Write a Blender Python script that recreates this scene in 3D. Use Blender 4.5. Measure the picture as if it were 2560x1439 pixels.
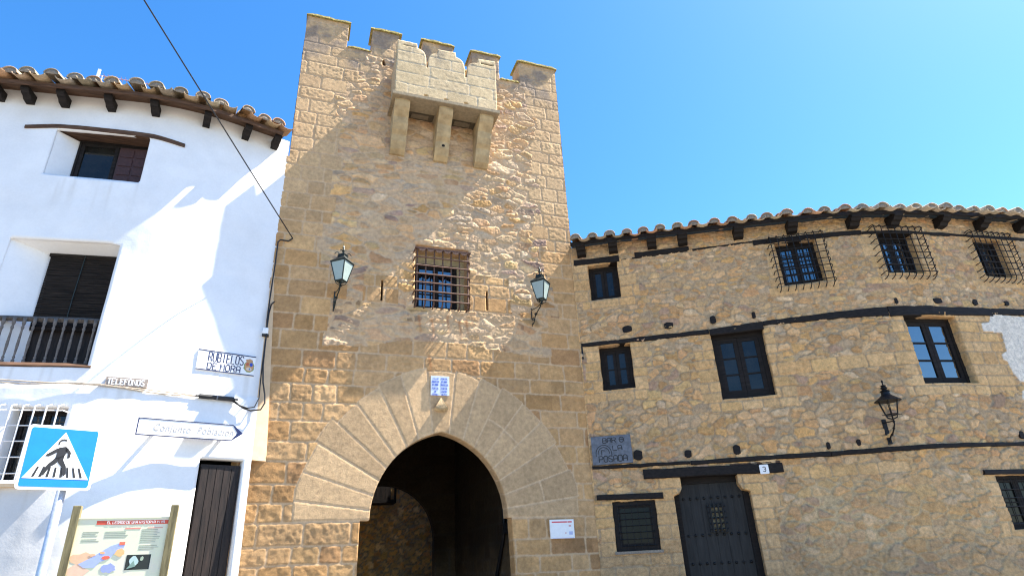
import bpy, math, random
import numpy as np
from mathutils import Matrix, Vector
random.seed(7)
for o in list(bpy.data.objects): bpy.data.objects.remove(o)
SC = bpy.context.scene
COL = SC.collection
# ------------------------------------------------------------------ camera
cam = bpy.data.cameras.new('camera'); cam.sensor_width = 36.0; cam.lens = 1530.0/2560.0*36.0
cam.clip_end = 3000.0; cam.clip_start = 0.05
co = bpy.data.objects.new('camera', cam); COL.objects.link(co)
right = Vector((0.94593622, -0.32141778, -0.04353484))
up = -Vector((0.09570843, 0.40484104, -0.90936441))
back = -Vector((0.30991058, 0.85603408, 0.41371619))
co.matrix_world = Matrix(((right.x, up.x, back.x, 0.0), (right.y, up.y, back.y, -11.0), (right.z, up.z, back.z, 1.6), (0, 0, 0, 1)))
SC.camera = co
# ------------------------------------------------------------------ sky and sun
SUN = Vector((0.539, -0.070, 0.84)).normalized()
w = bpy.data.worlds.new('World'); SC.world = w; w.use_nodes = True
nt = w.node_tree; nt.nodes.clear()
sky = nt.nodes.new('ShaderNodeTexSky'); sky.sky_type = 'NISHITA'; sky.sun_disc = False
sky.sun_elevation = math.asin(SUN.z); sky.sun_rotation = math.atan2(SUN.x, SUN.y)
sky.altitude = 900; sky.air_density = 1.0; sky.dust_density = 0.8; sky.ozone_density = 3.0
bg = nt.nodes.new('ShaderNodeBackground'); bg.inputs[1].default_value = 0.083
wo = nt.nodes.new('ShaderNodeOutputWorld')
hs = nt.nodes.new('ShaderNodeHueSaturation'); hs.inputs['Saturation'].default_value = 1.3; hs.inputs['Hue'].default_value = 0.5
nt.links.new(sky.outputs[0], hs.inputs['Color']); nt.links.new(hs.outputs[0], bg.inputs[0]); nt.links.new(bg.outputs[0], wo.inputs[0])
sl = bpy.data.lights.new('sun', 'SUN'); sl.energy = 5.0; sl.angle = math.radians(0.5); sl.color = (1.0, 0.93, 0.82)
so = bpy.data.objects.new('sun', sl); COL.objects.link(so)
so.rotation_euler = SUN.to_track_quat('Z', 'Y').to_euler()
SC.view_settings.view_transform = 'Standard'; SC.view_settings.look = 'None'
SC.view_settings.exposure = 2.15; SC.view_settings.gamma = 1.0
SC.render.engine = 'CYCLES'
try:
    SC.cycles.filter_width = 1.15; SC.cycles.max_bounces = 8; SC.cycles.diffuse_bounces = 4
except Exception: pass

# ------------------------------------------------------------------ object helpers
def tag(o, label=None, cat=None, group=None, kind=None):
    if label: o['label'] = label
    if cat: o['category'] = cat
    if group: o['group'] = group
    if kind: o['kind'] = kind
    return o
def thing(name, label, cat, loc=(0, 0, 0), rz=0.0, group=None):
    o = bpy.data.objects.new(name, None); COL.objects.link(o)
    o.empty_display_size = 0.2
    o.location = loc; o.rotation_euler = (0, 0, rz)
    return tag(o, label, cat, group)
def link_mesh(name, me, mat, parent=None, loc=None, rz=None):
    o = bpy.data.objects.new(name, me); COL.objects.link(o)
    if mat is not None and not me.materials:
        for m in (mat if isinstance(mat, (list, tuple)) else [mat]): me.materials.append(m)
    if parent: o.parent = parent
    if loc is not None: o.location = loc
    if rz is not None: o.rotation_euler = (0, 0, rz)
    return o
def np_mesh(name, V, Fq, smooth=True, col=None, midx=None):
    me = bpy.data.meshes.new(name)
    V = np.asarray(V, np.float32); Fq = np.asarray(Fq, np.int32)
    k = Fq.shape[1]
    me.vertices.add(len(V)); me.vertices.foreach_set('co', V.ravel())
    me.loops.add(Fq.size); me.loops.foreach_set('vertex_index', Fq.ravel())
    me.polygons.add(len(Fq))
    me.polygons.foreach_set('loop_start', np.arange(0, Fq.size, k, dtype=np.int32))
    me.polygons.foreach_set('loop_total', np.full(len(Fq), k, np.int32))
    if midx is not None: me.polygons.foreach_set('material_index', np.asarray(midx, np.int32))
    me.update(calc_edges=True)
    me.validate()
    me.polygons.foreach_set('use_smooth', np.full(len(me.polygons), smooth, bool))
    if col is not None:
        ca = me.color_attributes.new('Col', 'FLOAT_COLOR', 'POINT')
        c4 = np.ones((len(V), 4), np.float32); c4[:, :3] = col
        ca.data.foreach_set('color', c4.ravel())
    return me
class MB:
    """collects shapes into one mesh"""
    def __init__(s): s.v = []; s.f = []; s.c = []; s.m = []; s.M = Matrix.Identity(4); s.col = (1, 1, 1); s.mi = 0; s.sm = []; s.smooth = False
    def add(s, vs, fs):
        b = len(s.v)
        for p in vs:
            s.v.append(tuple(s.M @ Vector(p))); s.c.append(s.col)
        for f in fs:
            s.f.append([b+i for i in f]); s.m.append(s.mi); s.sm.append(s.smooth)
    def box(s, a, b, ch=0.0):
        x0, y0, z0 = a; x1, y1, z1 = b
        if ch <= 0:
            vs = [(x, y, z) for z in (z0, z1) for y in (y0, y1) for x in (x0, x1)]
            s.add(vs, [(0, 2, 3, 1), (4, 5, 7, 6), (0, 1, 5, 4), (2, 6, 7, 3), (0, 4, 6, 2), (1, 3, 7, 5)])
        else:
            vs = []
            for (z, i) in ((z0, ch), (z0+ch, 0), (z1-ch, 0), (z1, ch)):
                vs += [(x0+i+ch*(i == 0)*0, y0+i, z), (x1-i, y0+i, z), (x1-i, y1-i, z), (x0+i, y1-i, z)]
            fs = [(3, 2, 1, 0), (12, 13, 14, 15)]
            for k in range(3):
                for j in range(4): fs.append((4*k+j, 4*k+(j+1) % 4, 4*k+4+(j+1) % 4, 4*k+4+j))
            s.add(vs, fs)
    def prism(s, poly, y0, y1):
        """polygon in xz (counter-clockwise seen from -y), extruded y0(front)..y1"""
        n = len(poly)
        vs = [(p[0], y0, p[1]) for p in poly]+[(p[0], y1, p[1]) for p in poly]
        fs = [tuple(range(n)), tuple(range(2*n-1, n-1, -1))]
        for i in range(n): fs.append((i, i+n, (i+1) % n+n, (i+1) % n))
        s.add(vs, fs)
    def prism_x(s, poly, x0, x1):
        n = len(poly)
        vs = [(x0, p[0], p[1]) for p in poly]+[(x1, p[0], p[1]) for p in poly]
        fs = [tuple(range(n)), tuple(range(2*n-1, n-1, -1))]
        for i in range(n): fs.append((i, i+n, (i+1) % n+n, (i+1) % n))
        s.add(vs, fs)
    def tube(s, pts, r, n=8, flat=None, caps=True):
        """tube along points; r number or list; flat=(axis vector, factor) squashes"""
        P = [Vector(p) for p in pts]; k = len(P)
        R = r if isinstance(r, (list, tuple)) else [r]*k
        vs = []
        t0 = (P[1]-P[0]).normalized()
        a = Vector((0, 0, 1)) if abs(t0.z) < 0.9 else Vector((1, 0, 0))
        u = t0.cross(a).normalized()
        for i in range(k):
            t = (P[min(i+1, k-1)]-P[max(i-1, 0)]).normalized()
            u = (u-t*u.dot(t))
            u = u.normalized() if u.length > 1e-6 else t.orthogonal().normalized()
            v = t.cross(u)
            for j in range(n):
                an = 2*math.pi*j/n
                d = (u*math.cos(an)+v*math.sin(an))*R[i]
                if flat:
                    ax = flat[0]; d = d-ax*d.dot(ax)*(1-flat[1])
                vs.append(tuple(P[i]+d))
        fs = []
        for i in range(k-1):
            for j in range(n): fs.append((i*n+j, i*n+(j+1) % n, (i+1)*n+(j+1) % n, (i+1)*n+j))
        if caps:
            fs.append(tuple(range(n-1, -1, -1))); fs.append(tuple((k-1)*n+j for j in range(n)))
        s.add(vs, fs)
    def lathe(s, prof, c=(0, 0, 0), n=14, sq=False):
        """profile (r,z) about the z axis at c; sq gives 4 sides"""
        vs = []
        for r, z in prof:
            for j in range(n):
                a = 2*math.pi*(j+(0.5 if sq else 0))/n
                vs.append((c[0]+r*math.cos(a), c[1]+r*math.sin(a), c[2]+z))
        fs = []
        for i in range(len(prof)-1):
            for j in range(n): fs.append((i*n+j, i*n+(j+1) % n, (i+1)*n+(j+1) % n, (i+1)*n+j))
        fs.append(tuple(range(n-1, -1, -1))); fs.append(tuple((len(prof)-1)*n+j for j in range(n)))
        s.add(vs, fs)
    def build(s, name, mat, parent=None, loc=None, rz=None):
        me = bpy.data.meshes.new(name)
        me.from_pydata(s.v, [], s.f); me.update()
        for p, m, q in zip(me.polygons, s.m, s.sm): p.material_index = m; p.use_smooth = q
        ca = me.color_attributes.new('Col', 'FLOAT_COLOR', 'POINT')
        ca.data.foreach_set('color', np.array([c+(1.0,) for c in s.c], np.float32).ravel())
        return link_mesh(name, me, mat, parent, loc, rz)

# ------------------------------------------------------------------ noise
def H(i, j, k=0):
    i = np.asarray(i, np.int64); j = np.asarray(j, np.int64)
    n = (i*374761393+j*668265263+k*1274126177) & 0xffffffff
    n = ((n ^ (n >> 13))*1274126177) & 0xffffffff
    n = ((n ^ (n >> 15))*2246822519) & 0xffffffff
    return ((n ^ (n >> 16)) & 0xffffff)/16777215.0
def vn(x, y, k=0):
    xi = np.floor(x).astype(np.int64); yi = np.floor(y).astype(np.int64)
    fx = x-xi; fy = y-yi; fx = fx*fx*(3-2*fx); fy = fy*fy*(3-2*fy)
    return (H(xi, yi, k)*(1-fx)+H(xi+1, yi, k)*fx)*(1-fy)+(H(xi, yi+1, k)*(1-fx)+H(xi+1, yi+1, k)*fx)*fy
def fbm(x, y, k=0, o=4):
    t = 0; a = 0.5; s = 0
    for i in range(o):
        t = t+a*vn(x*2**i+i*17.3, y*2**i+i*9.1, k+i); s += a; a *= 0.5
    return t/s
def sm(x, a, b):
    t = np.clip((x-a)/(b-a), 0, 1); return t*t*(3-2*t)

# ------------------------------------------------------------------ materials
def nodes(name):
    m = bpy.data.materials.new(name); m.use_nodes = True
    n = m.node_tree; b = n.nodes['Principled BSDF']; return m, n, b
def noise_node(n, scale, detail=6, rough=0.6):
    t = n.nodes.new('ShaderNodeTexNoise'); t.inputs['Scale'].default_value = scale
    t.inputs['Detail'].default_value = detail; t.inputs['Roughness'].default_value = rough
    c = n.nodes.new('ShaderNodeTexCoord'); n.links.new(c.outputs['Object'], t.inputs['Vector']); return t
def mat_vc(name, rough=0.9, var=0.25, scale=14.0, bump=0.35, bscale=60.0, dist=0.01, spec=0.25):
    """colour from the mesh, broken up by fine noise, with bump"""
    m, n, b = nodes(name)
    a = n.nodes.new('ShaderNodeAttribute'); a.attribute_name = 'Col'
    t = noise_node(n, scale); t2 = noise_node(n, bscale, 5, 0.7)
    r = n.nodes.new('ShaderNodeMapRange'); r.inputs[1].default_value = 0.3; r.inputs[2].default_value = 0.7
    r.inputs[3].default_value = 1-var; r.inputs[4].default_value = 1+var
    n.links.new(t.outputs['Fac'], r.inputs[0])
    x = n.nodes.new('ShaderNodeVectorMath'); x.operation = 'SCALE'
    n.links.new(a.outputs['Color'], x.inputs[0]); n.links.new(r.outputs[0], x.inputs['Scale'])
    r2 = n.nodes.new('ShaderNodeMapRange'); r2.inputs[1].default_value = 0.3; r2.inputs[2].default_value = 0.7
    r2.inputs[3].default_value = 1-var*0.6; r2.inputs[4].default_value = 1+var*0.6
    n.links.new(t2.outputs['Fac'], r2.inputs[0])
    y = n.nodes.new('ShaderNodeVectorMath'); y.operation = 'SCALE'
    n.links.new(x.outputs[0], y.inputs[0]); n.links.new(r2.outputs[0], y.inputs['Scale'])
    n.links.new(y.outputs[0], b.inputs['Base Color'])
    b.inputs['Roughness'].default_value = rough; b.inputs['Specular IOR Level'].default_value = spec
    bu = n.nodes.new('ShaderNodeBump'); bu.inputs['Strength'].default_value = bump; bu.inputs['Distance'].default_value = dist
    n.links.new(t2.outputs['Fac'], bu.inputs['Height']); n.links.new(bu.outputs[0], b.inputs['Normal'])
    return m
def mat_plain(name, c, rough=0.6, metal=0.0, var=0.12, scale=25.0, bump=0.1, spec=0.4, c2=None, stretch=None):
    m, n, b = nodes(name)
    t = noise_node(n, scale)
    if stretch:
        mp = n.nodes.new('ShaderNodeMapping'); mp.inputs['Scale'].default_value = stretch
        src = t.inputs['Vector'].links[0].from_socket
        n.links.new(src, mp.inputs['Vector']); n.links.new(mp.outputs[0], t.inputs['Vector'])
    cr = n.nodes.new('ShaderNodeValToRGB')
    c2 = c2 or tuple(v*(1-2*var) for v in c)
    cr.color_ramp.elements[0].position = 0.3; cr.color_ramp.elements[1].position = 0.7
    cr.color_ramp.elements[0].color = (*c2, 1); cr.color_ramp.elements[1].color = (*[v*(1+var) for v in c], 1)
    n.links.new(t.outputs['Fac'], cr.inputs[0]); n.links.new(cr.outputs[0], b.inputs['Base Color'])
    b.inputs['Roughness'].default_value = rough; b.inputs['Metallic'].default_value = metal
    b.inputs['Specular IOR Level'].default_value = spec
    if bump:
        bu = n.nodes.new('ShaderNodeBump'); bu.inputs['Strength'].default_value = bump; bu.inputs['Distance'].default_value = 0.01
        n.links.new(t.outputs['Fac'], bu.inputs['Height']); n.links.new(bu.outputs[0], b.inputs['Normal'])
    return m
def mat_glass(name, c, ior=2.0, rough=0.03):
    m, n, b = nodes(name)
    b.inputs['Base Color'].default_value = (*c, 1); b.inputs['Roughness'].default_value = rough
    b.inputs['IOR'].default_value = ior
    t = noise_node(n, 2.2, 2); bu = n.nodes.new('ShaderNodeBump'); bu.inputs['Strength'].default_value = 0.06; bu.inputs['Distance'].default_value = 0.05
    n.links.new(t.outputs['Fac'], bu.inputs['Height']); n.links.new(bu.outputs[0], b.inputs['Normal'])
    return m
M_STONE = mat_vc('dressed_stone', 0.92, 0.2, 13, 0.55, 70, 0.012)
M_RUBBLE = mat_vc('rubble_stone', 0.92, 0.26, 16, 1.0, 50, 0.025)
M_TILE = mat_vc('clay_tile', 0.85, 0.3, 22, 0.4, 80)
M_PLASTER = mat_vc('lime_plaster', 0.9, 0.05, 2.2, 0.25, 26, 0.008, 0.15)
M_WOOD = mat_plain('dark_oak', (0.014, 0.0105, 0.009), 0.75, 0, 0.35, 30, 0.5, 0.25, None, (0.15, 1, 1))
M_BROWN = mat_plain('brown_wood', (0.10, 0.055, 0.033), 0.75, 0, 0.3, 24, 0.4, 0.25, None, (0.12, 1, 1))
M_DOOR = mat_plain('stained_door_wood', (0.020, 0.0125, 0.0095), 0.6, 0, 0.4, 30, 0.4, 0.3, None, (1, 1, 0.1))
M_POST = mat_plain('weathered_pine', (0.20, 0.17, 0.09), 0.85, 0, 0.25, 30, 0.4, 0.2, None, (1, 1, 0.1))
M_IRON = mat_plain('black_iron', (0.018, 0.018, 0.019), 0.5, 0.6, 0.2, 60, 0.2)
M_RUST = mat_plain('rusted_iron', (0.125, 0.068, 0.048), 0.8, 0.1, 0.3, 60, 0.3)
M_GREENIRON = mat_plain('dark_green_iron', (0.022, 0.03, 0.028), 0.45, 0.4, 0.2, 60, 0.1)
M_GLASS = mat_glass('window_glass', (0.006, 0.008, 0.010), 2.6)
M_DIMGLASS = mat_plain('dim_glass', (.022, .022, .019), .06, 0, 0, 1.6, 0, .4, (.003, .003, .003))  # pale noise patches stand in for the reflection of a pale building
M_LAMPGLASS = mat_plain('frosted_glass', (0.28, 0.35, 0.335), 0.35, 0, 0.05, 8, 0.02)
M_WHITE = mat_plain('white_paint', (0.78, 0.78, 0.77), 0.6, 0, 0.03, 20, 0.05)
M_WHITEIRON = mat_plain('white_painted_iron', (0.72, 0.70, 0.68), 0.5, 0.0, 0.08, 40, 0.1)
M_NAVY = mat_plain('navy_glaze', (0.010, 0.016, 0.075), 0.35, 0, 0.1, 30, 0)
M_BLUE = mat_plain('traffic_blue', (0.006, 0.17, 0.66), 0.4, 0, 0.04, 10, 0)
M_BLACK = mat_plain('black_paint', (0.012, 0.012, 0.014), 0.5, 0, 0.1, 20, 0)
M_GREY = mat_plain('grey_enamel', (0.13, 0.14, 0.165), 0.5, 0.1, 0.2, 12, 0.1)
M_GALV = mat_plain('galvanised_steel', (0.50, 0.54, 0.60), 0.4, 0.5, 0.12, 30, 0.05)
M_CREAM = mat_plain('cream_plaster', (0.60, 0.43, 0.265), 0.9, 0, 0.06, 8, 0.1)
M_VOID = mat_plain('dark_recess', (0.008, 0.007, 0.006), 0.95, 0, 0.2, 30, 0)
M_CABLE = mat_plain('black_cable', (0.015, 0.015, 0.016), 0.5, 0, 0.1, 30, 0)
M_MORTAR = mat_plain('grey_mortar', (0.25, 0.21, 0.165), 0.95, 0, 0.2, 40, 0.3)
M_PRINT = mat_vc('printed_sheet', 0.45, 0.05, 30, 0.0, 50)
M_BLIND = mat_plain('slatted_blind', (0.022, 0.016, 0.012), 0.8, 0, 0.5, 60, 0.6, 0.2, None, (0.05, 1, 1))

# ------------------------------------------------------------------ wall surfaces
def sd_rect(x0, x1, z0, z1, wob=0.0, k=0):
    cx, cz, hx, hz = (x0+x1)/2, (z0+z1)/2, (x1-x0)/2, (z1-z0)/2
    def f(x, z):
        qx = np.abs(x-cx)-hx; qz = np.abs(z-cz)-hz
        d = np.minimum(np.maximum(qx, qz), 0)+np.hypot(np.maximum(qx, 0), np.maximum(qz, 0))
        if wob: d = d+wob*(fbm(x*5, z*5, 77+k, 2)-0.5)*2
        return d
    return f
def sd_poly(P):
    P = np.array(P, float)
    def f(x, z):
        d = np.full(x.shape, 1e9); ins = np.zeros(x.shape, bool)
        for i in range(len(P)):
            a = P[i]; b = P[(i+1) % len(P)]; e = b-a
            wx = x-a[0]; wz = z-a[1]
            t = np.clip((wx*e[0]+wz*e[1])/(e@e), 0, 1)
            d = np.minimum(d, np.hypot(wx-t*e[0], wz-t*e[1]))
            c = ((a[1] > z) != (b[1] > z))
            with np.errstate(divide='ignore', invalid='ignore'):
                xx = (b[0]-a[0])*(z-a[1])/(b[1]-a[1] if b[1] != a[1] else 1e-9)+a[0]
            ins ^= c & (x < xx)
        return np.where(ins, -d, d)
    return f
def wall_mesh(name, mat, parent, s0, s1, z0, z1, step, mapf, layout, holes=(), smooth=True):
    """stone face: grid in (s,z) pushed out by the layout's height, with openings that turn into reveals"""
    ns = int(round((s1-s0)/step))+1; nz = int(round((z1-z0)/step))+1
    s = np.linspace(s0, s1, ns); z = np.linspace(z0, z1, nz)
    S, Z = np.meshgrid(s, z); S = S.ravel(); Z = Z.ravel()
    ix = (np.arange(nz-1)[:, None]*ns+np.arange(ns-1)[None, :]).ravel()
    quads = np.stack([ix, ix+1, ix+ns+1, ix+ns], 1)
    cs = S[ix]+0.5*(s[1]-s[0]); cz = Z[ix]+0.5*(z[1]-z[0])
    dead = np.zeros(len(ix), bool); owner = np.full(len(ix), -1)
    for hi, (f, depth) in enumerate(holes):
        ins = (f(cs, cz) < 0) & ~dead
        dead |= ins; owner[ins] = hi
    kept = quads[~dead]
    edges = {}
    if len(holes):
        for hi, (f, depth) in enumerate(holes):
            dq = quads[owner == hi]
            if len(dq) == 0: continue
            both = np.intersect1d(np.unique(dq), np.unique(kept))
            e = 0.004
            for it in range(3):
                F = f(S[both], Z[both])
                gx = (f(S[both]+e, Z[both])-f(S[both]-e, Z[both]))/(2*e); gz = (f(S[both], Z[both]+e)-f(S[both], Z[both]-e))/(2*e)
                g2 = np.maximum(gx*gx+gz*gz, 0.25)
                S[both] -= np.clip(F*gx/g2, -step, step)*0.9; Z[both] -= np.clip(F*gz/g2, -step, step)*0.9
    h, c = layout(S, Z)
    V = mapf(S, Z, h)
    vs = [V]; cs_ = [c]; fq = [kept]; base = len(V)
    if len(holes):
        kset = set()
        for q in (kept[:, [0, 1]], kept[:, [1, 2]], kept[:, [2, 3]], kept[:, [3, 0]]):
            kset.update(map(tuple, q.tolist()))
        for hi, (f, depth) in enumerate(holes):
            if not depth: continue
            dq = quads[owner == hi]
            el = []
            for q in (dq[:, [0, 1]], dq[:, [1, 2]], dq[:, [2, 3]], dq[:, [3, 0]]):
                for a, b in q.tolist():
                    if (b, a) in kset: el.append((a, b))     # dead side edge a->b, kept has b->a
            if not el: continue
            vid = sorted({v for e_ in el for v in e_}); loc = {v: i for i, v in enumerate(vid)}
            va = np.array(vid); nr = max(2, int(depth/0.05))+1
            e = 0.01
            gx = f(S[va]+e, Z[va])-f(S[va]-e, Z[va]); gz = f(S[va], Z[va]+e)-f(S[va], Z[va]-e)
            g = np.maximum(np.hypot(gx, gz), 1e-6); gx /= g; gz /= g
            n = len(va); prev = va
            for k in range(1, nr):
                d = depth*k/(nr-1)
                hh, cc = layout(S[va]+gx*(d+0.02), Z[va]+gz*(d+0.02))
                hr = (hh-0.01)*0.35
                X = mapf(S[va]-gx*hr, Z[va]-gz*hr, -d*np.ones(n)); vs.append(X); cs_.append(cc)
                cur = base+np.arange(n); base += n
                fq.append(np.array([[prev[loc[a]], prev[loc[b]], cur[loc[b]], cur[loc[a]]] for a, b in el]))
                prev = cur
    V = np.concatenate(vs); C = np.concatenate(cs_); Fq = np.concatenate(fq)
    me = np_mesh(name, V, Fq, smooth, C)
    return link_mesh(name, me, mat, parent)

def pal(idr, table):
    t = np.array(table, float); i = np.clip((idr*len(t)).astype(int), 0, len(t)-1); return t[i]
# dressed stone in courses ------------------------------------------------
class Courses:
    def __init__(s, z0, z1, hmin, hmax, wmin, wmax, seed):
        r = random.Random(seed); s.zb = [z0]
        while s.zb[-1] < z1: s.zb.append(s.zb[-1]+r.uniform(hmin, hmax))
        s.zb = np.array(s.zb); s.xb = []
        for i in range(len(s.zb)):
            x = [-14+r.uniform(0, wmax)]
            while x[-1] < 24: x.append(x[-1]+r.uniform(wmin, wmax))
            s.xb.append(np.array(x))
        s.seed = seed
    def __call__(s, x, z):
        r = np.clip(np.searchsorted(s.zb, z, side='right')-1, 0, len(s.zb)-2)
        dz = np.minimum(z-s.zb[r], s.zb[r+1]-z)
        col = np.zeros(x.shape, int); dx = np.zeros(x.shape)
        for k in np.unique(r):
            m = r == k; xb = s.xb[k]
            c = np.clip(np.searchsorted(xb, x[m], side='right')-1, 0, len(xb)-2)
            col[m] = c; dx[m] = np.minimum(x[m]-xb[c], xb[c+1]-x[m])
        # rounded corners
        R = 0.05
        qx = np.maximum(R-dx, 0); qz = np.maximum(R-dz, 0)
        e = np.where((qx > 0) & (qz > 0), R-np.hypot(qx, qz), np.minimum(dx, dz))
        return r, col, e
def rubble(x, z, cw, ch, drop, seed, p=3.0):
    """irregular stones: returns id random and distance to the joint"""
    gx = x/cw; gz = z/ch
    ci = np.floor(gx).astype(np.int64); cj = np.floor(gz).astype(np.int64)
    F1 = np.full(x.shape, 9e9); F2 = np.full(x.shape, 9e9); idr = np.zeros(x.shape); id2 = np.zeros(x.shape)
    for dj in range(-2, 3):
        for di in range(-2, 3):
            i = ci+di; j = cj+dj
            alive = H(i, j, seed) > drop
            sx = (i+0.5+(H(i, j, seed+1)-0.5)*0.95+(j % 2)*0.5)*cw; sz = (j+0.5+(H(i, j, seed+2)-0.5)*0.55)*ch
            ax = np.abs(x-sx)/cw*ch*1.35; az = np.abs(z-sz)
            d = (ax**p+az**p)**(1/p)*(0.62+0.76*H(i, j, seed+4))
            d = np.where(alive, d, 9e9)
            n1 = d < F1
            F2 = np.where(n1, F1, np.minimum(F2, d)); 
            idr = np.where(n1, H(i, j, seed+3), idr); id2 = np.where(n1, H(i, j, seed+5), id2)
            F1 = np.where(n1, d, F1)
    return idr, id2, (F2-F1)*0.5
ASH = [(.41, .265, .128), (.45, .30, .15), (.37, .225, .10), (.43, .29, .155), (.34, .20, .088), (.39, .24, .112), (.46, .31, .165), (.36, .235, .12), (.42, .28, .145), (.30, .175, .085)]
RUB = [(.48, .33, .19), (.46, .29, .15), (.42, .31, .19), (.48, .30, .13), (.40, .30, .20), (.45, .32, .20), (.50, .37, .22), (.40, .24, .11), (.47, .34, .19), (.36, .29, .21), (.43, .26, .14), (.45, .325, .16), (.47, .33, .19), (.41, .285, .15), (.27, .19, .15), (.52, .41, .28)]
MORT = np.array((.42, .32, .215))
def shade_mix(c, m, t): return c*(1-t[:, None])+m*t[:, None]
TC = Courses(-0.1, 14, .27, .37, .30, .78, 3)
TQ = Courses(-0.1, 14, .26, .34, .34, .85, 5)
def stones_ashlar(x, z, cs, seed, palette, amp=0.008, joint=0.014, rough=0.006, spread=0.16):
    wx = x+0.02*(fbm(x*3, z*3, seed+50, 3)-0.5)*2; wz = z+0.014*(fbm(x*2.2, z*3, seed+60, 3)-0.5)*2
    r, col, e = cs(wx, wz)
    e = e+(fbm(x*14, z*14, seed+70, 3)-0.5)*0.016
    a = H(r, col, seed); b = H(r, col, seed+1); d = H(r, col, seed+2)
    c = pal(a, palette)*(1-spread+2*spread*b)[:, None]
    k = sm(e, joint*0.4, joint*1.6)
    gr = fbm(x*20, z*20, seed+90, 4); g2 = fbm(x*5, z*7, seed+95, 3)
    c = c*0.74+np.array(palette).mean(0)*0.28
    c = c*(0.80+0.40*g2)[:, None]
    h = k*(amp+rough*0.8*(d-0.5))+k*rough*1.5*(gr-0.5)*(0.35+1.4*d)
    return h, c, k, gr
def rubble_stones(x, z, seed, cw=.30, ch=.135, amp=0.03, joint=0.013, drop=.33, p=3.0):
    wx = x+0.16*cw*(fbm(x*4, z*4, seed+50, 3)-0.5)*2; wz = z+0.22*ch*(fbm(x*4, z*6, seed+60, 3)-0.5)*2+0.05*(vn(x*.9, z*.9, seed+61)-.5)
    idr, id2, e = rubble(wx, wz, cw, ch, drop, seed, p)
    e = e+(fbm(x*16, z*16, seed+70, 3)-0.5)*0.018-(vn(x*2.2, z*3.1, seed+77)-0.55)*0.012
    c = pal(idr, RUB)*(0.76+0.48*id2)[:, None]
    k = sm(e, joint*0.35, joint*1.15)
    gr = fbm(x*19, z*22, seed+90, 3); g2 = fbm(x*6, z*9, seed+95, 3)
    c = c*(0.8+0.4*g2)[:, None]
    h = k*amp*(0.3+0.9*H((idr*1e6).astype(np.int64), 3, 5))+(0.35+0.65*k)*0.022*(np.abs(gr-0.5)*2-0.25)
    return h, c, k, gr
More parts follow.
